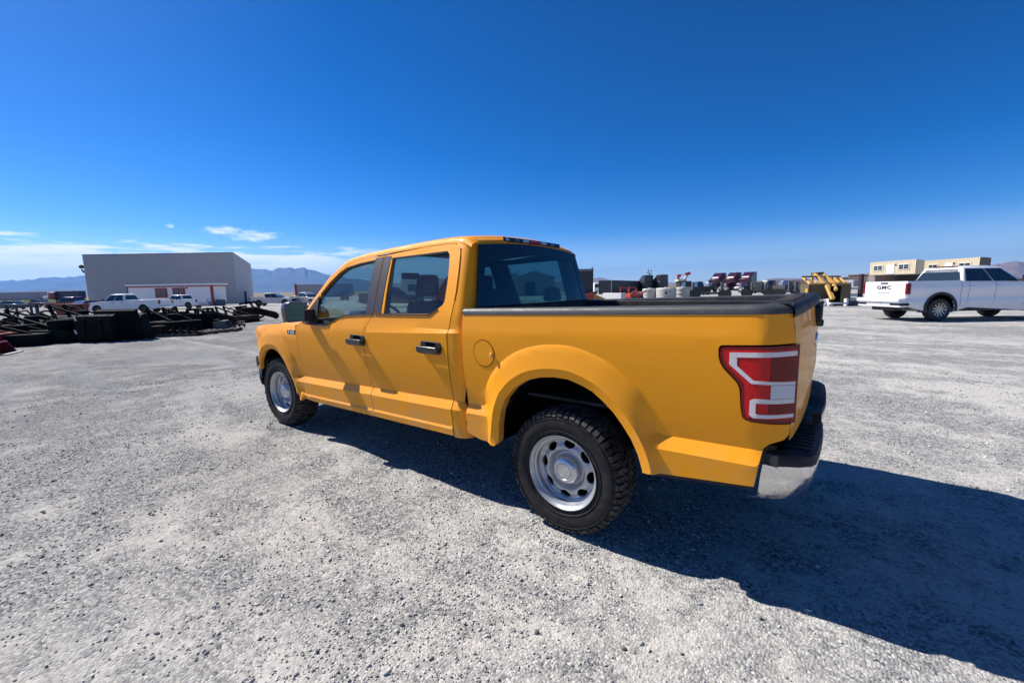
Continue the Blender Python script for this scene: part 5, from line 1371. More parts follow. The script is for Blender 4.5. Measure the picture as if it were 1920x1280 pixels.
# things seen through the cab windows
cb = box_trailer('site_cabin', 'pale cabin seen through the rear side window of the yellow pickup', 752, 858, 62, 62, .4, 3.4, mat('cabin_cream', (.55,.55,.52), rough=.6), cat='cabin', wheels=False)
for u0 in (765, 800, 833): blk(cb, 'window', car_glass(), u0, u0+14, 61.9, 61.9, 1.6, 2.6, .05)
ag = empty('farm_building', at(990, 96), 0, 'pale gabled farm building seen through the rear window of the yellow pickup', 'building')
p, q = at(965, 96), at(1040, 96)
dv = Vector((q.x-p.x, q.y-p.y, 0)).normalized(); nn = Vector((-dv.y, dv.x, 0)); nn = nn if nn.dot(p-Vector(CAM)) > 0 else -nn
b = MB(); prof = [p, q, q+Vector((0,0,4.2)), p.lerp(q, .5)+Vector((0,0,5.6)), p+Vector((0,0,4.2))]
b.add(W2(ag, prof+[x+nn*14 for x in prof]), [(0,1,2,3,4), (9,8,7,6,5)]+[(i, i+5, (i+1) % 5+5, (i+1) % 5) for i in range(5)]); b.build('wall', mat('barn_grey', (.42,.43,.44), rough=.6), ag)
blk(ag, 'door', darkmetal, 985, 1003, 95.9, 95.9, 0, 3.2, .1)
pickup('dark_pickup', 'dark grey pickup parked beyond the cab of the yellow truck, seen through its windows', at(700, 40), face(700, .2), mat('slate_paint', (.06,.065,.07), rough=.35, coat=.6))
box_trailer('box_trailer', 'white box trailer standing behind the yellow cab', 905, 960, 48, 47, .9, 3.2, owh)

# ------------------------------------------------------------------ skid-steer attachments along the left
ablk = mat('attachment_black', (.006, .007, .009), rough=.75, spec=.12, dust=.02, vscale=2.5)
arust = mat('attachment_rust', (.035, .02, .013), rough=.8, spec=.2, dust=.06, vscale=3)
agrn = mat('attachment_darkgreen', (.006, .014, .014), rough=.75, spec=.12, dust=.03, vscale=3)
ablu = mat('attachment_navy', (.015, .02, .055), rough=.5, dust=.1)
ared = mat('attachment_red', (.22, .012, .014), rough=.4, coat=.3)
awood = mat('pallet_wood', (.10, .088, .07), rough=.9, var=.3, vscale=8)
asteel = mat('worn_steel', (.40, .40, .40), rough=.35, metal=.8)
def bucket(loc, rz, w, h, dp, m, label, teeth=0, cat='bucket', name='loader_bucket'):
    t = empty(name, loc, rz, label, cat)
    prof = [(0, 0), (-dp*.55, .0), (-dp*.85, h*.12), (-dp, h*.38), (-dp*.96, h*.72), (-dp*.72, h*.94), (-dp*.45, h)]
    inn = [(x*.96-.02*0, z+.03 if z < h*.5 else z-.03) for x, z in prof]; inn = [(min(x+.03, 0), z) for x, z in inn]
    sh = MB()
    for a, b_, c, d in zip(prof[:-1], prof[1:], inn[:-1], inn[1:]):
        sh.hexa([(a[0],-w/2,a[1]),(b_[0],-w/2,b_[1]),(b_[0],w/2,b_[1]),(a[0],w/2,a[1])], [(c[0],-w/2,c[1]),(d[0],-w/2,d[1]),(d[0],w/2,d[1]),(c[0],w/2,c[1])])
    sh.build('shell', m, t)
    for s in (1, -1): MB().prism(prof, s*w/2, s*(w/2-.03)).build('side_plate', m, t)
    MB().box(-.05, .10, -w/2-.01, w/2+.01, -.0, .03).build('cutting_edge', asteel if teeth == 0 else m, t)
    for k in range(teeth):
        y = -w/2+.08+(w-.16)*k/(teeth-1); MB().hexa([(.05,y-.04,0),(.30,y-.015,0),(.30,y+.015,0),(.05,y+.04,0)], [(.05,y-.04,.07),(.30,y-.015,.02),(.30,y+.015,.02),(.05,y+.04,.07)]).build('tooth', m, t)
    for y in (-w*.22, w*.22): MB().box(-dp-.06, -dp+.02, y-.035, y+.035, h*.25, h*.85).build('mount_bracket', m, t)
    return t
def fork_frame(loc, rz, m, label, s=1.0, tine=1.1):
    t = empty('pallet_fork_frame', loc, rz, label, 'pallet forks')
    f_ = MB(); f_.box(-.05,.05,-.6*s,.6*s,.05,.13).box(-.05,.05,-.6*s,.6*s,.80*s,.88*s).box(-.05,.05,-.6*s,-.53*s,.05,.88*s).box(-.05,.05,.53*s,.6*s,.05,.88*s)
    f_.build('frame', m, t)
    for y in (-.28*s, .28*s):
        MB().box(.05,.10,y-.05,y+.05,.03,.9*s).box(.05,tine,y-.05,y+.05,.02,.07).build('tine', m, t)
    return t
def mower_deck(loc, rz, m, label, w=1.6, l=1.5, h=.42):
    t = empty('brush_cutter', loc, rz, label, 'brush cutter')
    p = rounded([(-l/2,-w/2),(l/2,-w/2),(l/2,w/2),(-l/2,w/2)], .35, 4)
    MB().prism(p, .10, h, axis='z').build('deck', m, t)
    MB().lathe([(0,.28),(.16,.26),(.20,0)], 14, axis='z').build('motor', m, t, loc=(0,0,h))
    for s in (1,-1): MB().bar((-l*.45,s*.3,h),(-l*.55,s*.3,h+.5),.08).bar((l*.3,s*.4,h),(-l*.5,s*.3,h+.45),.06).build('mount_arm', m, t)
    b = MB()
    for k in range(14): y = -w/2+.1+(w-.2)*k/13; b.box(l/2-.02,l/2+.02,y-.02,y+.02,.0,.12)
    tag(b.build('chain_guard', ablk, t), kind='stuff')
    MB().tube([(0,.1,h+.2),(-.2,.2,h+.45),(-.5,.25,h+.4),(-.75,.15,h+.1)], .025, 6).build('hose', m, t)
    return t
def grapple(loc, rz, m, label, w=1.7, h=.8):
    t = empty('grapple', loc, rz, label, 'grapple')
    MB().box(-.1,.0,-w/2,w/2,.1,h*.9).build('back_plate', m, t)
    n = 7
    for k in range(n):
        y = -w/2+w*k/(n-1)
        MB().bar((0,y,.1),(.6,y,.03),.03,.12).bar((.6,y,.03),(.85,y,.16),.03,.09).build('tine', m, t)
    for y in (-w*.3, w*.3):
        MB().bar((0,y,h),(.5,y,h*1.15),.10).bar((.5,y,h*1.15),(.85,y,h*.5),.09).build('claw', m, t)
    return t
def auger(loc, rz, m, label, L_=1.3, r=.18):
    t = empty('auger', loc, rz, label, 'auger')
    MB().cyl((0,0,r+.02),(L_,0,r*.6),.04,8).build('shaft', m, t)
    rows = []
    for i in range(61):
        a = i/60*2*PI*5; x = L_*i/60; rr = r*(1-.3*i/60); z = r+.02-(r*.4)*i/60*1.0
        rows.append([(x, .03*math.cos(a), z+.03*math.sin(a)), (x, rr*math.cos(a), max(.0, z+rr*math.sin(a)))])
    MB().grid(rows).build('flighting', m, t); MB().box(-.35,.0,-.16,.16,.08,.4).build('drive_head', m, t, bevel=.03)
    return t
def trencher(loc, rz, m, label, L_=1.6):
    t = empty('trencher', loc, rz, label, 'trencher')
    MB().box(-.3,.1,-.45,.45,.1,.75).build('mount_frame', m, t, bevel=.03)
    MB().bar((0,.1,.55),(L_,.1,.25),.10,.26).build('boom', m, t)
    b = MB()
    for k in range(16): q = k/15; b.box(L_*q-.03,L_*q+.03,.0,.2,.70-.30*q,.76-.30*q)
    tag(b.build('digging_chain', arust, t), kind='stuff'); MB().lathe([(0,.06),(.16,.06),(.18,0),(.16,-.06),(0,-.06)],12).build('sprocket', m, t, loc=(L_,.1,.25))
    return t
def pallet(loc, rz, label, L_=1.5, w=1.1, stack=1):
    t = empty('pallet', loc, rz, label, 'pallet')
    for k in range(3): MB().box(-L_/2,L_/2,-w/2+k*(w-.08)/2,-w/2+k*(w-.08)/2+.08,0,.09).build('runner', awood, t)
    proto = MB().box(-.055,.055,-w/2,w/2,.09,.115); n = int(L_/.2); me = None
    for k in range(n):
        x = -L_/2+.06+(L_-.12)*k/(n-1)
        if me is None: o = proto.build('board', awood, t, loc=(x,0,0)); me = o
        else: o = me.copy(); col.objects.link(o); o.location = (x,0,0)
    return t
def hoop(loc, rz, m, label, r=.55):
    t = empty('bent_hoop', loc, rz, label, 'steel hoop')
    MB().tube([(r*math.cos(a), 0, .35+r*math.sin(a)) for a in np.linspace(-.2, PI*.85, 14)], .05, 6).build('hoop', m, t)
    MB().box(-r-.15, -r+.15, -.2, .2, 0, .5).build('foot', m, t)
    return t
G = 'skid steer attachments laid out on the left'
def F_(u, d, e=0): return at(u, d), face(u, e)
items = [
 # red implement at the frame edge
 (lambda: bucket(at(2, 11.2), face(0, .5), .8, .34, .45, ared, 'small bright red bucket at the very left edge of the yard')),
 (lambda: mower_deck(at(-60, 12.5), face(0, .2), ared, 'red mower deck beyond the left edge')),
 (lambda: mower_deck(at(28, 13.3), face(28, .3), ablk, 'black brush cutter deck right beside the small red bucket', 1.6, 1.7, .36)),
 (lambda: mower_deck(at(95, 14.2), face(95, -.1), agrn, 'long low dark deck in front of the nearest row, left of the tall bucket', 1.5, 2.2, .42)),
 (lambda: trencher(at(124, 13.9), face(130, -.2), ablk, 'black trencher leaning toward the tall bucket with its chain on top', .8)),
 (lambda: grapple(at(62, 15.6), face(62, 1.1), ablk, 'black grapple with curved claws behind the left brush cutter', 1.3, .5)),
 (lambda: auger(at(30, 15.2), face(30, .3), agrn, 'dark green auger lying behind the brush cutter')),
 (lambda: grapple(at(118, 16.2), face(118, -1.9), ablk, 'black grapple lying behind the long low deck', 1.3, .5)),
 (lambda: auger(at(100, 15.4), face(100, -.2), ablk, 'black auger across the top of the low deck row', 1.6, .2)),
 (lambda: bucket(at(5, 17.4), face(5, -PI/2), 1.6, .45, .5, agrn, 'dark green bucket far left behind the auger')),
 (lambda: bucket(at(136, 17.6), face(140, PI/2), 1.6, .75, .5, agrn, 'dark green bucket behind the gap left of the tall bucket')),
 (lambda: fork_frame(at(38, 21.5), face(38, PI/2), ablu, 'navy blue fork frame standing upright in the back row', 1.35, .7)),
 (lambda: hoop(at(82, 21.0), face(82, .1), arust, 'bent hoop standing up behind the attachments', .52)),
 (lambda: trencher(at(72, 21.8), face(70, .8), ablk, 'small black trencher beside the bent hoop', .5)),
 (lambda: fork_frame(at(10, 20.5), face(12, PI/2), arust, 'rusty fork frame at the left end of the back row', .6, .5)),
 (lambda: mower_deck(at(12, 14.6), face(12, .1), ablk, 'black box shaped cutter at the left edge behind the red bucket', 1.7, 1.6, .55)),
 (lambda: mower_deck(at(52, 14.4), face(52, .3), agrn, 'dark green cutter deck in the second position of the nearest row', 1.4, 1.5, .6)),
 (lambda: bucket(at(84, 14.9), face(84, -PI/2+.2), 1.5, .6, .6, ablk, 'low black bucket lying face up behind the long low deck')),
 (lambda: mower_deck(at(150, 16.2), face(150, .1), ablk, 'black cutter deck close behind the tall buckets on their left', 1.5, 1.6, .7)),
 (lambda: fork_frame(at(110, 15.6), face(110, 2.0), ablk, 'black fork frame fallen flat behind the low deck', .7, .8)),
 (lambda: bucket(at(70, 17.6), face(70, PI/2), 1.5, .6, .5, ablk, 'plain black bucket with its back to us in front of the blue fork frame')),
 (lambda: bucket(at(100, 18.4), face(100, PI/2), 1.5, .55, .5, arust, 'brown black bucket with its back to us in front of the bent hoop')),
 # tall buckets standing side by side
 (lambda: bucket(at(186, 13.9), face(186, PI/2+.12), 1.10, .90, .42, ablk, 'first of the tall black buckets, left of the two with white labels')),
 (lambda: bucket(at(226, 14.3), face(226, PI/2+.08), 1.25, 1.05, .45, mat('attachment_nearblack', (.004,.006,.009), rough=.8, spec=.08), 'tallest black bucket with rounded back in the middle of the bucket row')),
 (lambda: bucket(at(262, 14.8), face(262, PI/2-.25), 1.0, .88, .5, agrn, 'black bucket at the right end of the bucket row with a slanting side')),
 (lambda: grapple(at(292, 17.2), face(292, -.6), ablk, 'black grapple just right of the bucket row', 1.5, .85)),
 (lambda: mower_deck(at(318, 16.0), face(318, -.2), ablk, 'black brush cutter with hose in the middle heap', 1.5, 1.4, .5)),
 (lambda: grapple(at(350, 16.6), face(350, 2.5), ablk, 'black grapple with tines to the right in the middle heap', 1.6, .8)),
 (lambda: trencher(at(335, 18.5), face(335, .2), arust, 'rusty trencher behind the middle heap', 1.4)),
 (lambda: fork_frame(at(372, 18.2), face(372, -.25), ablk, 'black pallet forks with two raised tines at the right end of the heap', 1.0, 1.5)),
 (lambda: auger(at(300, 15.0), face(300, .1), arust, 'rusty auger in front of the middle heap', 1.2, .2)),
 (lambda: trencher(at(392, 18.8), face(392, .5), arust, 'small brown trencher between the forks and the flat pallets', .8)),
 (lambda: pallet(at(338, 15.4), face(345, .15), 'grey weathered pallet nearest the front of the heap', 1.3, 1.0)),
 (lambda: pallet(at(374, 15.9), face(385, -.18), 'second weathered pallet along the front of the heap', 1.2, 1.0)),
 (lambda: pallet(at(412, 16.7), face(418, .3), 'third weathered pallet, by the grey box end', 1.1, .9)),
 (lambda: bucket(at(432, 17.2), face(432, .4), .9, .42, .6, mat('attachment_grey', (.12,.12,.12), rough=.6, dust=.3), 'low grey bucket at the right end of the pallets')),
 (lambda: auger(at(408, 18.0), face(408, .5), ablk, 'black auger standing behind the pallets', .9, .2)),
 (lambda: grapple(at(452, 24.0), face(452, .3), ablk, 'black grapple in the far row left of the toothed bucket', 1.8, .9)),
 (lambda: trencher(at(470, 23.0), face(470, 0), arust, 'brown trencher in the far row left of the toothed bucket', 1.2)),
 (lambda: mower_deck(at(440, 22.0), face(440, 0), arust, 'brown low deck at the far row start', 1.4, 1.6, .35)),
 (lambda: bucket(at(524, 16.0), face(524, PI+.35), 1.7, 1.15, 1.0, mat('attachment_brownblack', (.014,.011,.008), rough=.75, spec=.2, dust=.05), 'big brownish toothed bucket close behind the nose of the yellow pickup', teeth=7)),
 (lambda: bucket(at(560, 18.0), face(560, PI), 1.6, .9, .9, ablk, 'black bucket behind the wing mirror of the yellow pickup')),
]
for f in items:
    o = f(); o['group'] = G
# white shipping labels on the tall buckets
for o in [o for o in bpy.data.objects if str(o.get('label', '')).startswith(('first of the tall', 'tallest black bucket'))]:
    dp_ = .42 if o['label'].startswith('first') else .45
    for (y, z) in ((.46, .72), (.50, .30)):
        MB().hexa([(-dp_-.02,y-.03,z),(-dp_-.02,y+.01,z),(-dp_+.0,y+.01,z),(-dp_+.0,y-.03,z)], [(-dp_-.02,y-.0,z+.12),(-dp_-.02,y+.04,z+.12),(-dp_+.0,y+.04,z+.12),(-dp_+.0,y-.0,z+.12)]).build('label_sticker', owh, o)
rb_ = empty('red_hopper', at(131, 37), face(131, .1), 'rust red steel hopper box standing in the open lane beyond the attachments', 'hopper')
rst = mat('hopper_red', (.15, .035, .025), rough=.7, dust=.1)
MB().hexa([(-.75,-.5,.18),(.75,-.5,.18),(.75,.5,.18),(-.75,.5,.18)], [(-.95,-.7,1.15),(.95,-.7,1.15),(.95,.7,1.15),(-.95,.7,1.15)]).build('hopper_body', rst, rb_, bevel=.02)
for x in (-.6, .6): MB().box(x-.08,x+.08,-.45,.45,0,.18).build('skid', rst, rb_)
MB().box(-.97,.97,-.72,.72,1.12,1.2).build('rim_frame', rst, rb_)
rs_ = empty('red_saw_unit', at(133, 30), face(133, 0), 'small low red machine in front of the rust red hopper', 'machine')
MB().box(-.45,.45,-.3,.3,.12,.32).build('housing', ared, rs_, bevel=.08); MB().box(-.5,.5,-.35,.35,0,.12).build('base_frame', darkmetal, rs_)

# ------------------------------------------------------------------ right hand background
dk = mat('dark_container', (.02, .028, .035), rough=.6, dust=.1)
t_ = box_trailer('dark_box_trailer', 'tall dark box trailer seen end-on just right of the cab', 1080, 1112.5, 46, 46, .9, 3.40, dk, thick=9)
blk(t_, 'top_rail', mat('pale_grey', (0,0,0)), 1083, 1110, 45.95, 45.95, 3.22, 3.27, .05); blk(t_, 'lamp', ored, 1100, 1111, 45.9, 45.9, .55, .8, .1)
blk(t_, 'vent_pipe', darkmetal, 1109.5, 1111, 46, 46, 3.4, 3.62, .1)
t_ = empty('yellow_wedge', at(1122, 34), 0, 'small ochre steel ramp beside the tall dark trailer', 'ramp')
b = MB(); bb_, tt_ = block_on(t_, 1112, 1140, 34, 34, 0, .95, 1.2); tt_[1] = tuple(Vector(bb_[1])+Vector((0,0,.4))); tt_[2] = tuple(Vector(bb_[2])+Vector((0,0,.4))); b.hexa(bb_, tt_); b.build('ramp_plate', mat('ochre_paint', (.40,.22,.03), rough=.5), t_)
blk(t_, 'side_rail', ored, 1099, 1113, 33.9, 33.9, .45, .95, .1)
t_ = empty('stacked_vans', at(1122, 95), 0, 'white van standing behind the tall dark trailer', 'van')
blk(t_, 'body', owh, 1114, 1131, 95, 95, .35, 2.5, 4, bevel=.15); blk(t_, 'window', car_glass(), 1115.5, 1130, 94.9, 94.9, 1.45, 2.1, .1); blk(t_, 'wheel', tyre_m, 1116, 1120, 94.9, 94.9, 0, .6, .3); blk(t_, 'wheel', tyre_m, 1126, 1130, 94.9, 94.9, 0, .6, .3)
t_ = box_trailer('container', 'long dark container with a pale pinkish end wall behind the pickup bed', 1146, 1206, 78, 104, .15, 2.72, dk, thick=2.4, wheels=False, cat='container')
blk(t_, 'end_wall', mat('pinkish_white', (.66,.60,.58), rough=.6), 1132, 1146, 79, 78, .15, 2.75, .15); blk(t_, 'corner_post', mat('post_cream', (.45,.42,.36)), 1154, 1155.5, 81.5, 81.9, .2, 2.7, .1)
t_ = empty('concrete_block', at(1148, 40), 0, 'pale concrete barrier low behind the bed rail', 'barrier')
blk(t_, 'block', mat('pale_concrete', (.55,.55,.54), rough=.9), 1130, 1165, 40, 38, 0, .85, .6, bevel=.05)
def tank(u0, u1, d, h, label, hole=False):
    p = at((u0+u1)/2, d); r_ = (u1-u0)/2*d/FPX*.985; t = empty('white_tank', p, 0, label, 'tank', 'white tanks behind the pickup bed')
    b = MB(); b.lathe([(r_, 0),(r_*1.0, h*.33),(r_*.97, h*.36),(r_, h*.39),(r_, h*.66),(r_*.97, h*.69),(r_, h*.72),(r_, h*.93),(r_*.93, h),(0, h*1.02)], 28, axis='z'); b.build('tank_body', mat('cream_plastic', (.46,.45,.40), rough=.5, dust=.1), t, smooth=30)
    MB().cyl((0,0,h),(0,0,h*1.08),.16,12).build('lid', mat('cream_plastic', (0,0,0)), t)
    dvec = (Vector(CAM)-p); dvec.z = 0; dvec.normalize()
    b = MB(); q = dvec*r_+Vector((0,0,h*.6)); b.cyl(q-dvec*.05, q+dvec*.04, .10 if hole else .05, 10); b.build('outlet', darkmetal if hole else asteel, t)
    return t
tank(1205, 1232, 42, 1.17, 'left one of the three cream tanks behind the bed rail')
tank(1231, 1268, 41, 1.22, 'middle and widest cream tank, with a round dark outlet', True)
tank(1267, 1293, 42, 1.25, 'right one of the three cream tanks, beside the grey post')
def orange_machine(u, d, label):
    t = empty('orange_trencher', at(u, d), face(u, .3), label, 'machine'); m = mat('orange_red_paint', (.42,.05,.015), rough=.5)
    MB().box(-.7,.7,-.4,.4,.35,.75).build('chassis', m, t, bevel=.03)
    MB().bar((-.6,0,.7),(-.6,0,1.35),.08).bar((-.6,0,1.35),(.1,0,1.3),.08).bar((.1,0,1.3),(.5,0,.7),.08).build('roll_frame', m, t)
    MB().bar((.5,0,.6),(1.3,0,1.0),.12).build('boom', m, t)
    for x in (-.45,.45):
        for s in (1,-1): MB().cyl((x,s*.35,.25),(x,s*.55,.25),.25,14).build('wheel', tyre_m, t)
    return t
orange_machine(1190, 40, 'orange red trenching machine left of the cream tanks')
orange_machine(1173, 44, 'smaller looking orange machine with a boom, far left of the cream tanks')
def semi(u, d, rz, label, paint, group='dark red semi tractors in a row', cat='semi truck', white=True):
    t = empty('semi_truck', at(u, d), rz, label, cat, group); gl = car_glass()
    MB().hexa([(2.9,-.95,.7),(5.2,-.85,.6),(5.2,.85,.6),(2.9,.95,.7)], [(2.9,-.9,1.9),(5.0,-.7,1.55),(5.0,.7,1.55),(2.9,.9,1.9)]).build('hood', paint, t, bevel=.12, bseg=3)
    MB().box(-.2, 3.0, -1.15, 1.15, .9, 2.5).build('sleeper', paint, t, bevel=.08)
    MB().hexa([(-.2,-1.15,2.4),(3.1,-1.1,2.4),(3.1,1.1,2.4),(-.2,1.15,2.4)], [(-.2,-1.1,3.95),(1.2,-1.0,3.95),(1.2,1.0,3.95),(-.2,1.1,3.95)]).build('roof_fairing', paint, t, bevel=.15, bseg=3)
    MB().hexa([(2.4,-1.02,1.85),(3.05,-1.02,1.85),(3.05,1.02,1.85),(2.4,1.02,1.85)], [(2.1,-.98,2.62),(2.75,-.98,2.62),(2.75,.98,2.62),(2.1,.98,2.62)]).build('windshield', gl, t, bevel=.04)
    for s in (1,-1):
        MB().box(1.6,2.3,*sorted((s*1.14,s*1.16)),1.85,2.45).build('side_window', gl, t)
        MB().cyl((.4,s*.95,.75),(2.0,s*.95,.75),.33,16).build('fuel_tank', chrome, t, smooth=40)
        for x in (4.2,-1.4,-2.7): MB().cyl((x,s*.75,.5),(x,s*1.15,.5),.5,18).build('wheel', tyre_m, t)
        MB().box(2.8,2.95,*sorted((s*1.2,s*1.4)),1.8,2.4).build('mirror', blackpl, t)
    if white: MB().hexa([(2.35,-.7,2.98),(2.75,-.7,2.72),(2.75,.7,2.72),(2.35,.7,2.98)], [(2.42,-.7,3.04),(2.82,-.7,2.78),(2.82,.7,2.78),(2.42,.7,3.04)]).build('roof_marking', mat('marking_white', (.7,.66,.66)), t)
    MB().box(5.1,5.3,-1.05,1.05,.35,.75).build('front_bumper', chrome, t, bevel=.04)
    MB().box(5.02,5.12,-.5,.5,.8,1.5).build('grille', asteel, t, bevel=.03)
    MB().box(-3.3,3.0,-.45,.45,.7,.95).build('chassis', darkmetal, t)
    return t
mar = mat('maroon_truck', (.055, .008, .014), rough=.3, coat=.8)
for i, (u, d) in enumerate(((1352, 96), (1380, 94), (1408, 92))):
    semi(u, d, face(u, PI+.62), ['leftmost of the three dark red semi tractors facing left', 'middle one of the three dark red semi tractors', 'rightmost of the three dark red semi tractors, nearest the brown stacks'][i], mar)
dkt = mat('black_truck_paint', (.02,.022,.028), rough=.4, coat=.5)
semi(1216, 98, face(1216, PI/2+.25), 'left one of two black semi tractors behind the cream tanks', dkt, 'black semi tractors behind the tanks', white=False)
semi(1244, 97, face(1244, PI/2+.30), 'right one of two black semi tractors behind the cream tanks', dkt, 'black semi tractors behind the tanks', white=False)
t_ = empty('light_tower', at(1217, 108), 0, 'mast with clustered lamps rising above the black semi tractors', 'light tower')
MB().cyl((0,0,0),(0,0,4.6),.09,8).build('mast', darkmetal, t_)
for (x, z) in ((-.5,4.9),(.45,5.3),(-.3,5.5),(.3,4.5)):
    MB().bar((0,0,4.4),(x*_r[0], x*_r[1], z),.06).build('arm', darkmetal, t_); q = Vector((x*_r[0], x*_r[1], z)); MB().box(q.x-.22,q.x+.22,q.y-.22,q.y+.22,z-.15,z+.2).build('lamp', asteel, t_, bevel=.05)
MB().box(-1,1,-.7,.7,.3,1.3).build('generator', dk, t_, bevel=.05)
t_ = empty('boom_crane', at(1282, 86), face(1282, 0), 'small truck crane with two red and white boom sections over a cream cab', 'crane')
MB().box(-1.2,1.2,-1.1,1.1,.9,2.2).build('cab', dk, t_, bevel=.1); MB().box(-.9,-.1,-1.13,-1.09,1.2,2.0).build('window', mat('pale_blue_glass', (.25,.4,.6), rough=.1), t_); MB().box(-1.5,.2,-.9,.9,2.2,2.6).build('deck', mat('crane_cream', (.6,.55,.3)), t_)
wr = mat('crane_red', (.40,.03,.04), rough=.5)
MB().bar((-1.3,0,2.3),(-1.1,0,3.3),.4).build('boom', wr, t_); MB().bar((.1,0,2.5),(.9,0,3.8),.35).build('boom', mat('crane_white', (.65,.6,.58)), t_); MB().bar((.3,0,3.6),(1.2,0,3.8),.55).build('boom_head', wr, t_); MB().bar((-1.1,0,3.5),(.6,0,3.6),.07).build('cable', darkmetal, t_); MB().bar((-1.35,0,3.3),(-.7,0,3.4),.5).build('boom_head', wr, t_)
MB().box(-1.7,1.7,-1.1,1.1,0,.9).build('carrier', tyre_m, t_, bevel=.1)
def flatbed(u0, u1, d0, d1, label, posts=(), deck=1.0):
    t = empty('flatbed_trailer', at((u0+u1)/2, (d0+d1)/2), 0, label, 'flatbed trailer')
    blk(t, 'deck', darkmetal, u0, u1, d0, d1, deck-.2, deck, 2.4)
    for f_ in (.1,.2,.8,.9):
        u = u0+(u1-u0)*f_; d = d0+(d1-d0)*f_; p = at(u, d); n = Vector((CAM[0]-p.x, CAM[1]-p.y, 0)).normalized(); q = Vector((p.x,p.y,p.z+.45)); pts = W2(t, [q+n*.05, q+n*.35]); MB().cyl(pts[0], pts[1], .45, 14).build('wheel', tyre_m, t)
    for (u, z, w) in posts:
        d = d0+(d1-d0)*(u-u0)/(u1-u0); blk(t, 'stake', mat('stake_grey', (.09,.10,.11), rough=.6), u-w/2, u+w/2, d-.05, d-.05, deck-.1, z, .15)
    return t
flatbed(1290, 1372, 46, 44, 'empty flatbed with two tall grey stakes standing before the dark red tractors', ((1300.5, 1.75, 3.6), (1355, 1.72, 5)), .62)
flatbed(1392, 1452, 48, 47, 'empty low flatbed right of the tall stakes', ((1411, 1.5, 2), (1437, 1.45, 3)), .66)
flatbed(1452, 1512, 44, 42, 'flatbed with two dark uprights left of the big steel body with yellow beams', ((1483, 1.62, 7), (1495, 1.58, 6)), .7)
def stack(u0, u1, d0, d1, h, label, cols, thick=3, layer=.35, seed=0):
    t = empty('material_stack', at((u0+u1)/2, (d0+d1)/2), 0, label, 'stack'); rr = random.Random(seed); z = .1; k = 0
    while z < h:
        e = rr.uniform(-1.5, 1.5); hh = layer*rr.uniform(.8, 1.2)
        blk(t, 'bundle', cols[k % len(cols)], u0+e, u1+e*.5, d0, d1, z, min(h, z+hh-.05), thick); z += hh; k += 1
    return t
tan = mat('tan_bundle', (.36,.26,.18), rough=.9, var=.2, vscale=2); wht = mat('white_bundle', (.58,.56,.52), rough=.8); gry = mat('grey_bundle', (.26,.25,.24), rough=.8); brn = mat('brown_bundle', (.16,.09,.06), rough=.9)
for k, (u, d) in enumerate(((1312, 60), (1328, 74), (1424, 62), (1446, 70), (1470, 58))):
    t_ = empty('parked_machine', at(u, d), face(u, .4*k), ['dark machine just right of the crane behind the first tall stake', 'dark machine standing left of the first dark red tractor', 'dark machine right of the last dark red tractor', 'dark machine in front of the tan and white panels', 'dark machine beside the two dark uprights'][k], 'machine', 'dark machines between the flatbeds')
    MB().box(-1.3, 1.3, -.7, .7, .45, 1.15).build('body', (dk, darkmetal, brn_ if 'brn_' in globals() else dk)[k % 3], t_, bevel=.06)
    MB().hexa([(-.6,-.6,1.15),(.4,-.6,1.15),(.4,.6,1.15),(-.6,.6,1.15)], [(-.5,-.5,1.9-.1*(k % 3)),(.2,-.5,1.9-.1*(k % 3)),(.2,.5,1.9-.1*(k % 3)),(-.5,.5,1.9-.1*(k % 3))]).build('cab', (car_glass(), asteel, gry_ if 'gry_' in globals() else dk)[k % 3], t_, bevel=.04)
    MB().bar((1.0,0,.9),(2.0,0,1.6-.2*(k % 2)),.12).bar((2.0,0,1.6-.2*(k % 2)),(2.5,0,.6),.10).build('arm', (darkmetal, dk)[k % 2], t_)
    for x in (-.85, .85):
        for q in (-.7, .7): MB().cyl((x,q-.12,.42),(x,q+.12,.42),.42,16).build('wheel', tyre_m, t_)
stack(1437, 1478, 96, 95, 2.2, 'tan and white bundled panels right of the dark red tractors', (gry, wht, tan, wht), seed=1)
stack(1480, 1512, 104, 103, 2.1, 'second pile of brown bundles behind the dark uprights', (brn, tan, tan), seed=2)
stack(1418, 1440, 120, 119, 1.7, 'small brown pile between the dark red tractors and the panels', (brn, tan), seed=3)
stack(1560, 1600, 118, 116, 2.6, 'brown stack beyond the yellow beams', (tan, brn, gry), seed=4)
stack(1590, 1648, 108, 104, 3.3, 'wide layered stack of tan lumber left of the cream offices', (tan, gry, tan, brn), seed=5)
stack(1540, 1585, 140, 138, 2.8, 'low far stack of tan pipes above the big steel body', (tan, gry), seed=6)
for k, (u0, u1, v) in enumerate(((1304, 1345, 0), (1460, 1500, 0))):
    t_ = empty('green_hedge_strip', at((u0+u1)/2, 150), 0, ['low green strip of scrub between the crane and the dark red tractors', 'low green strip of scrub behind the flatbeds'][k], 'scrub')
    rows = [[tuple(t_.matrix_basis.inverted() @ (at(u, 150+q)+Vector((0,0,h*(1+.4*math.sin(u*1.3+q)))))) for q, h in ((-2,0),(-1,1.0),(1,1.2),(2.5,0))] for u in np.arange(u0, u1, 2.5)]
    MB().grid(rows).build('foliage', gm, t_, smooth=30)

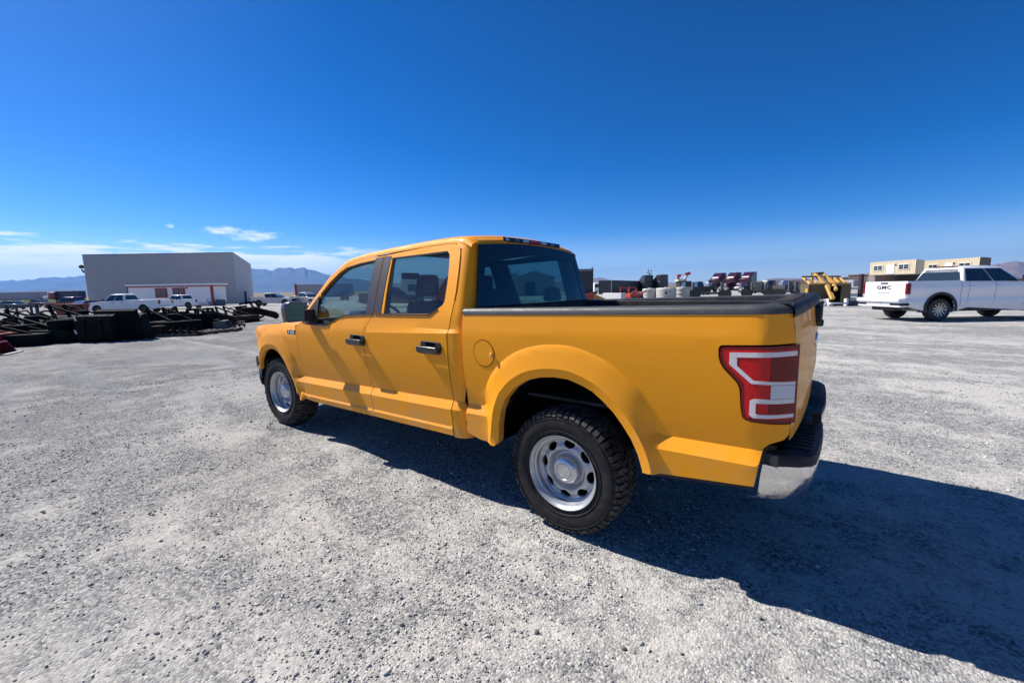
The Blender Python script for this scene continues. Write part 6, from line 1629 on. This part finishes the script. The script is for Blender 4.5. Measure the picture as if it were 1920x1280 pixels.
# big dark steel body with yellow beams on a low white trailer
S0 = 27.0
t_ = empty('steel_body_with_beams', at(1548, S0), 0, 'dark olive steel dump body topped with slanting yellow beams, left of the white pickup', 'dump body')
olive = mat('olive_steel', (.11, .082, .035), rough=.6, dust=.15, vscale=1.5); ybm = mat('yellow_beam', (.62, .36, .09), rough=.5, dust=.1); rbr = mat('redbrown_side', (.10,.045,.035), rough=.7)
blk(t_, 'body', olive, 1517, 1565, S0, S0-.2, .42, 1.36, 1.0, bevel=.02); blk(t_, 'body', olive, 1565, 1597, S0-.5, S0-.9, .28, 1.34, 2.2, bevel=.02)
blk(t_, 'end_panel', rbr, 1502, 1517, S0+1.2, S0, .55, 1.5, .2); blk(t_, 'yellow_plate', mat('yellow_plate', (.65,.38,.02), rough=.4), 1507, 1515, S0+.7, S0+.05, .75, 1.1, .05)
def beam(u0, d0, z0, u1, d1, z1, w, par=t_, m=ybm, nm='beam', h=None):
    p, q = at(u0, d0), at(u1, d1); p.z += z0; q.z += z1
    a, b_ = W2(par, [p, q]); MB().bar(a, b_, w, h).build(nm, m, par, bevel=.015)
for (u0, z0, u1, z1, w) in ((1505, 1.83, 1520, 1.40, .14), (1519, 1.84, 1532, 1.42, .12), (1526, 2.03, 1547, 1.38, .20), (1543, 1.96, 1566, 1.36, .20), (1558, 1.86, 1574, 1.42, .14), (1570, 1.84, 1586, 1.42, .12)):
    beam(u0, S0+.6, z0, u1, S0-.1, z1, w)
beam(1503, S0+.3, 1.86, 1575, S0+.5, 1.84, .10, m=rbr, nm='cross_rail'); beam(1518, S0-.05, 1.41, 1596, S0-.3, 1.37, .10, m=ybm, nm='top_rail')
beam(1521, S0+.8, 2.0, 1542, S0+.8, 2.05, .22, m=olive, nm='cross_rail', h=.22)
beam(1551, S0-.65, 1.30, 1564, S0-1.3, .45, .20, nm='strut'); beam(1563, S0-.8, 1.32, 1569, S0-1.3, 1.0, .16, nm='strut')
blk(t_, 'black_panel', seam, 1560, 1578, S0-1.1, S0-1.1, .25, 1.25, .1)
lt = empty('low_white_trailer', at(1565, S0-1), 0, 'low white trailer frame carrying the olive steel body', 'trailer')
blk(lt, 'frame_rail', owh, 1534, 1562, S0-.6, S0-.6, .30, .40, .2); blk(lt, 'frame_rail', owh, 1560, 1594, S0-1.0, S0-1.2, .12, .22, .2); blk(lt, 'stand', owh, 1556, 1560, S0-.8, S0-.8, 0, .45, .2); blk(lt, 'stand', owh, 1590, 1594, S0-1, S0-1, 0, .45, .2)
for u in (1541, 1575):
    p = at(u, S0-.3); pts = W2(lt, [p+Vector((0,0,.24)), p+Vector((.1,.25,.24))]); MB().cyl(pts[0], pts[1], .24, 14).build('wheel', tyre_m, lt)
t_ = empty('white_tray_rack', at(1606, 27), 0, 'rack of white trays between the steel body and the white pickup', 'rack')
for z in (.28, .55, .98): blk(t_, 'tray', owh, 1592, 1618, 26.6, 26.4, z, z+.17, 1.4, bevel=.02)
blk(t_, 'post', mat('post_maroon', (.06,.02,.025)), 1614.5, 1620, 26.3, 26.3, 0, 1.95, .2); blk(t_, 'base', mat('skirt_grey', (0,0,0)), 1596, 1616, 26.9, 26.8, 0, .28, 1.0)
blk(t_, 'cab_shell', mat('pale_glass_grey', (.3,.33,.36), rough=.3), 1600, 1612, 27.4, 27.4, 1.15, 1.6, .8, bevel=.05)

# cream office containers standing on darker ones
cream = mat('cream_container', (.62, .54, .38), rough=.55, dust=.1); cream_shade = mat('container_end_shade', (.12,.10,.075), rough=.7); wfr = mat('window_white', (.70,.70,.70), rough=.4)
def office(uL, uR, uE, dL, dR, dE, z0, z1, wins, door, label):
    t = empty('office_container', at((uL+uR)/2, (dL+dR)/2), 0, label, 'container office', 'cream office containers raised on other containers')
    p, q, e = at(uL, dL), at(uR, dR), at(uE, dE); d = Vector((q.x-p.x, q.y-p.y, 0)); L_ = d.length; d.normalize(); n_ = Vector((d.y, -d.x, 0)); n_ = n_ if n_.dot(Vector(CAM)-p) > 0 else -n_
    rows = []; nr = int(L_/.28)
    for i in range(nr):
        for f_, o_ in ((0,0),(.4,0),(.5,.05),(.9,.05)):
            P = p+d*((i+f_)*L_/nr)+n_*o_; rows.append([tuple(Vector((P.x,P.y,z0))), tuple(Vector((P.x,P.y,z1)))])
    rows.append([(q.x,q.y,z0),(q.x,q.y,z1)])
    b = MB(); b.grid(rows); b.v = W2(t, b.v); b.build('corrugated_wall', cream, t)
    bk = e-q; b = MB(); bq = [Vector((x.x,x.y,0)) for x in (p, q, q+bk, p+bk)]
    b.hexa(W2(t, [x+Vector((0,0,z0))-n_*.06 for x in bq]), W2(t, [x+Vector((0,0,z1-.02))-n_*.06 for x in bq])); b.build('body', cream, t)
    b = MB(); b.grid([[tuple(Vector((q.x,q.y,z0))), tuple(Vector((q.x,q.y,z1)))], [tuple(Vector((e.x,e.y,z0))), tuple(Vector((e.x,e.y,z1)))]]); b.v = [tuple(Vector(v)+Vector(d)*.04) for v in b.v]; b.v = W2(t, b.v); b.build('shaded_end', cream_shade, t)  # end face turned from the sun, its shade put into darkened cream
    def slab(f0, f1, za, zb, m, off, nm, par=None):
        P0, P1 = p+d*L_*f0+n_*off, p+d*L_*f1+n_*off; bq = [P0, P1, P1-n_*.1, P0-n_*.1]; bq = [Vector((x.x,x.y,0)) for x in bq]
        b = MB(); b.hexa(W2(t, [x+Vector((0,0,za)) for x in bq]), W2(t, [x+Vector((0,0,zb)) for x in bq])); return b.build(nm, m, par or t)
    H = z1-z0
    for f0, f1 in wins:
        slab(f0-.012, f1+.012, z0+H*.30, z0+H*.74, cream, .11, 'window_surround'); w = slab(f0, f1, z0+H*.35, z0+H*.70, wfr, .13, 'window_frame')
        m_ = (f0+f1)/2; g_ = (f1-f0)*.03
        for a, c in ((f0+g_, m_-g_), (m_+g_, f1-g_)):
            for za, zb in ((.37,.515),(.535,.68)): slab(a, c, z0+H*za, z0+H*zb, car_glass(), .15, 'window_pane', w) if False else slab(a, c, z0+H*za, z0+H*zb, car_glass(), .15, 'window_pane')
    slab(door[0], door[1], z0+H*.05, z0+H*.74, mat('door_white', (.78,.78,.78), rough=.4), .12, 'door')
    slab(door[1]+.015, door[1]+.04, z0+H*.66, z0+H*.76, darkmetal, .14, 'door_lamp')
    return t
def zof(u, v, d): return (hz(u)-v)*d/FPX+CAM[2]
dO = 82
office(1629.5, 1715, 1730, dO, dO-9, dO-5, zof(1629, 516, dO), zof(1629, 492.5, dO), ((.10,.30), (.66,.87)), (.40,.56), 'left one of the two cream office containers, white door between two windows')
office(1730.5, 1833.5, 1853.5, dO-1, dO-11, dO-8, zof(1731, 516, dO-2), zof(1731, 489, dO-2), ((.10,.27), (.67,.86)), (.41,.55), 'right one of the two cream office containers, behind the white pickup roof')
ctm = mat('lower_container_grey', (.20,.17,.16), rough=.7, dust=.2); ctd = mat('lower_container_dark', (.045,.04,.042), rough=.7)
zl = zof(1629, 516, dO)-.05
box_trailer('container', 'grey brown lower container under the left cream office', 1640, 1684, dO+1, dO, .05, zl, ctm, wheels=False, cat='container')
box_trailer('container', 'dark lower container under the right end of the left cream office', 1685, 1728, dO-1, dO-3, .05, zl, ctd, wheels=False, cat='container')
box_trailer('container', 'lower container behind the white pickup bed, under the right cream office', 1731, 1835, dO-1, dO-6, .05, zof(1731, 516, dO-2)-.05, ctm, wheels=False, cat='container')
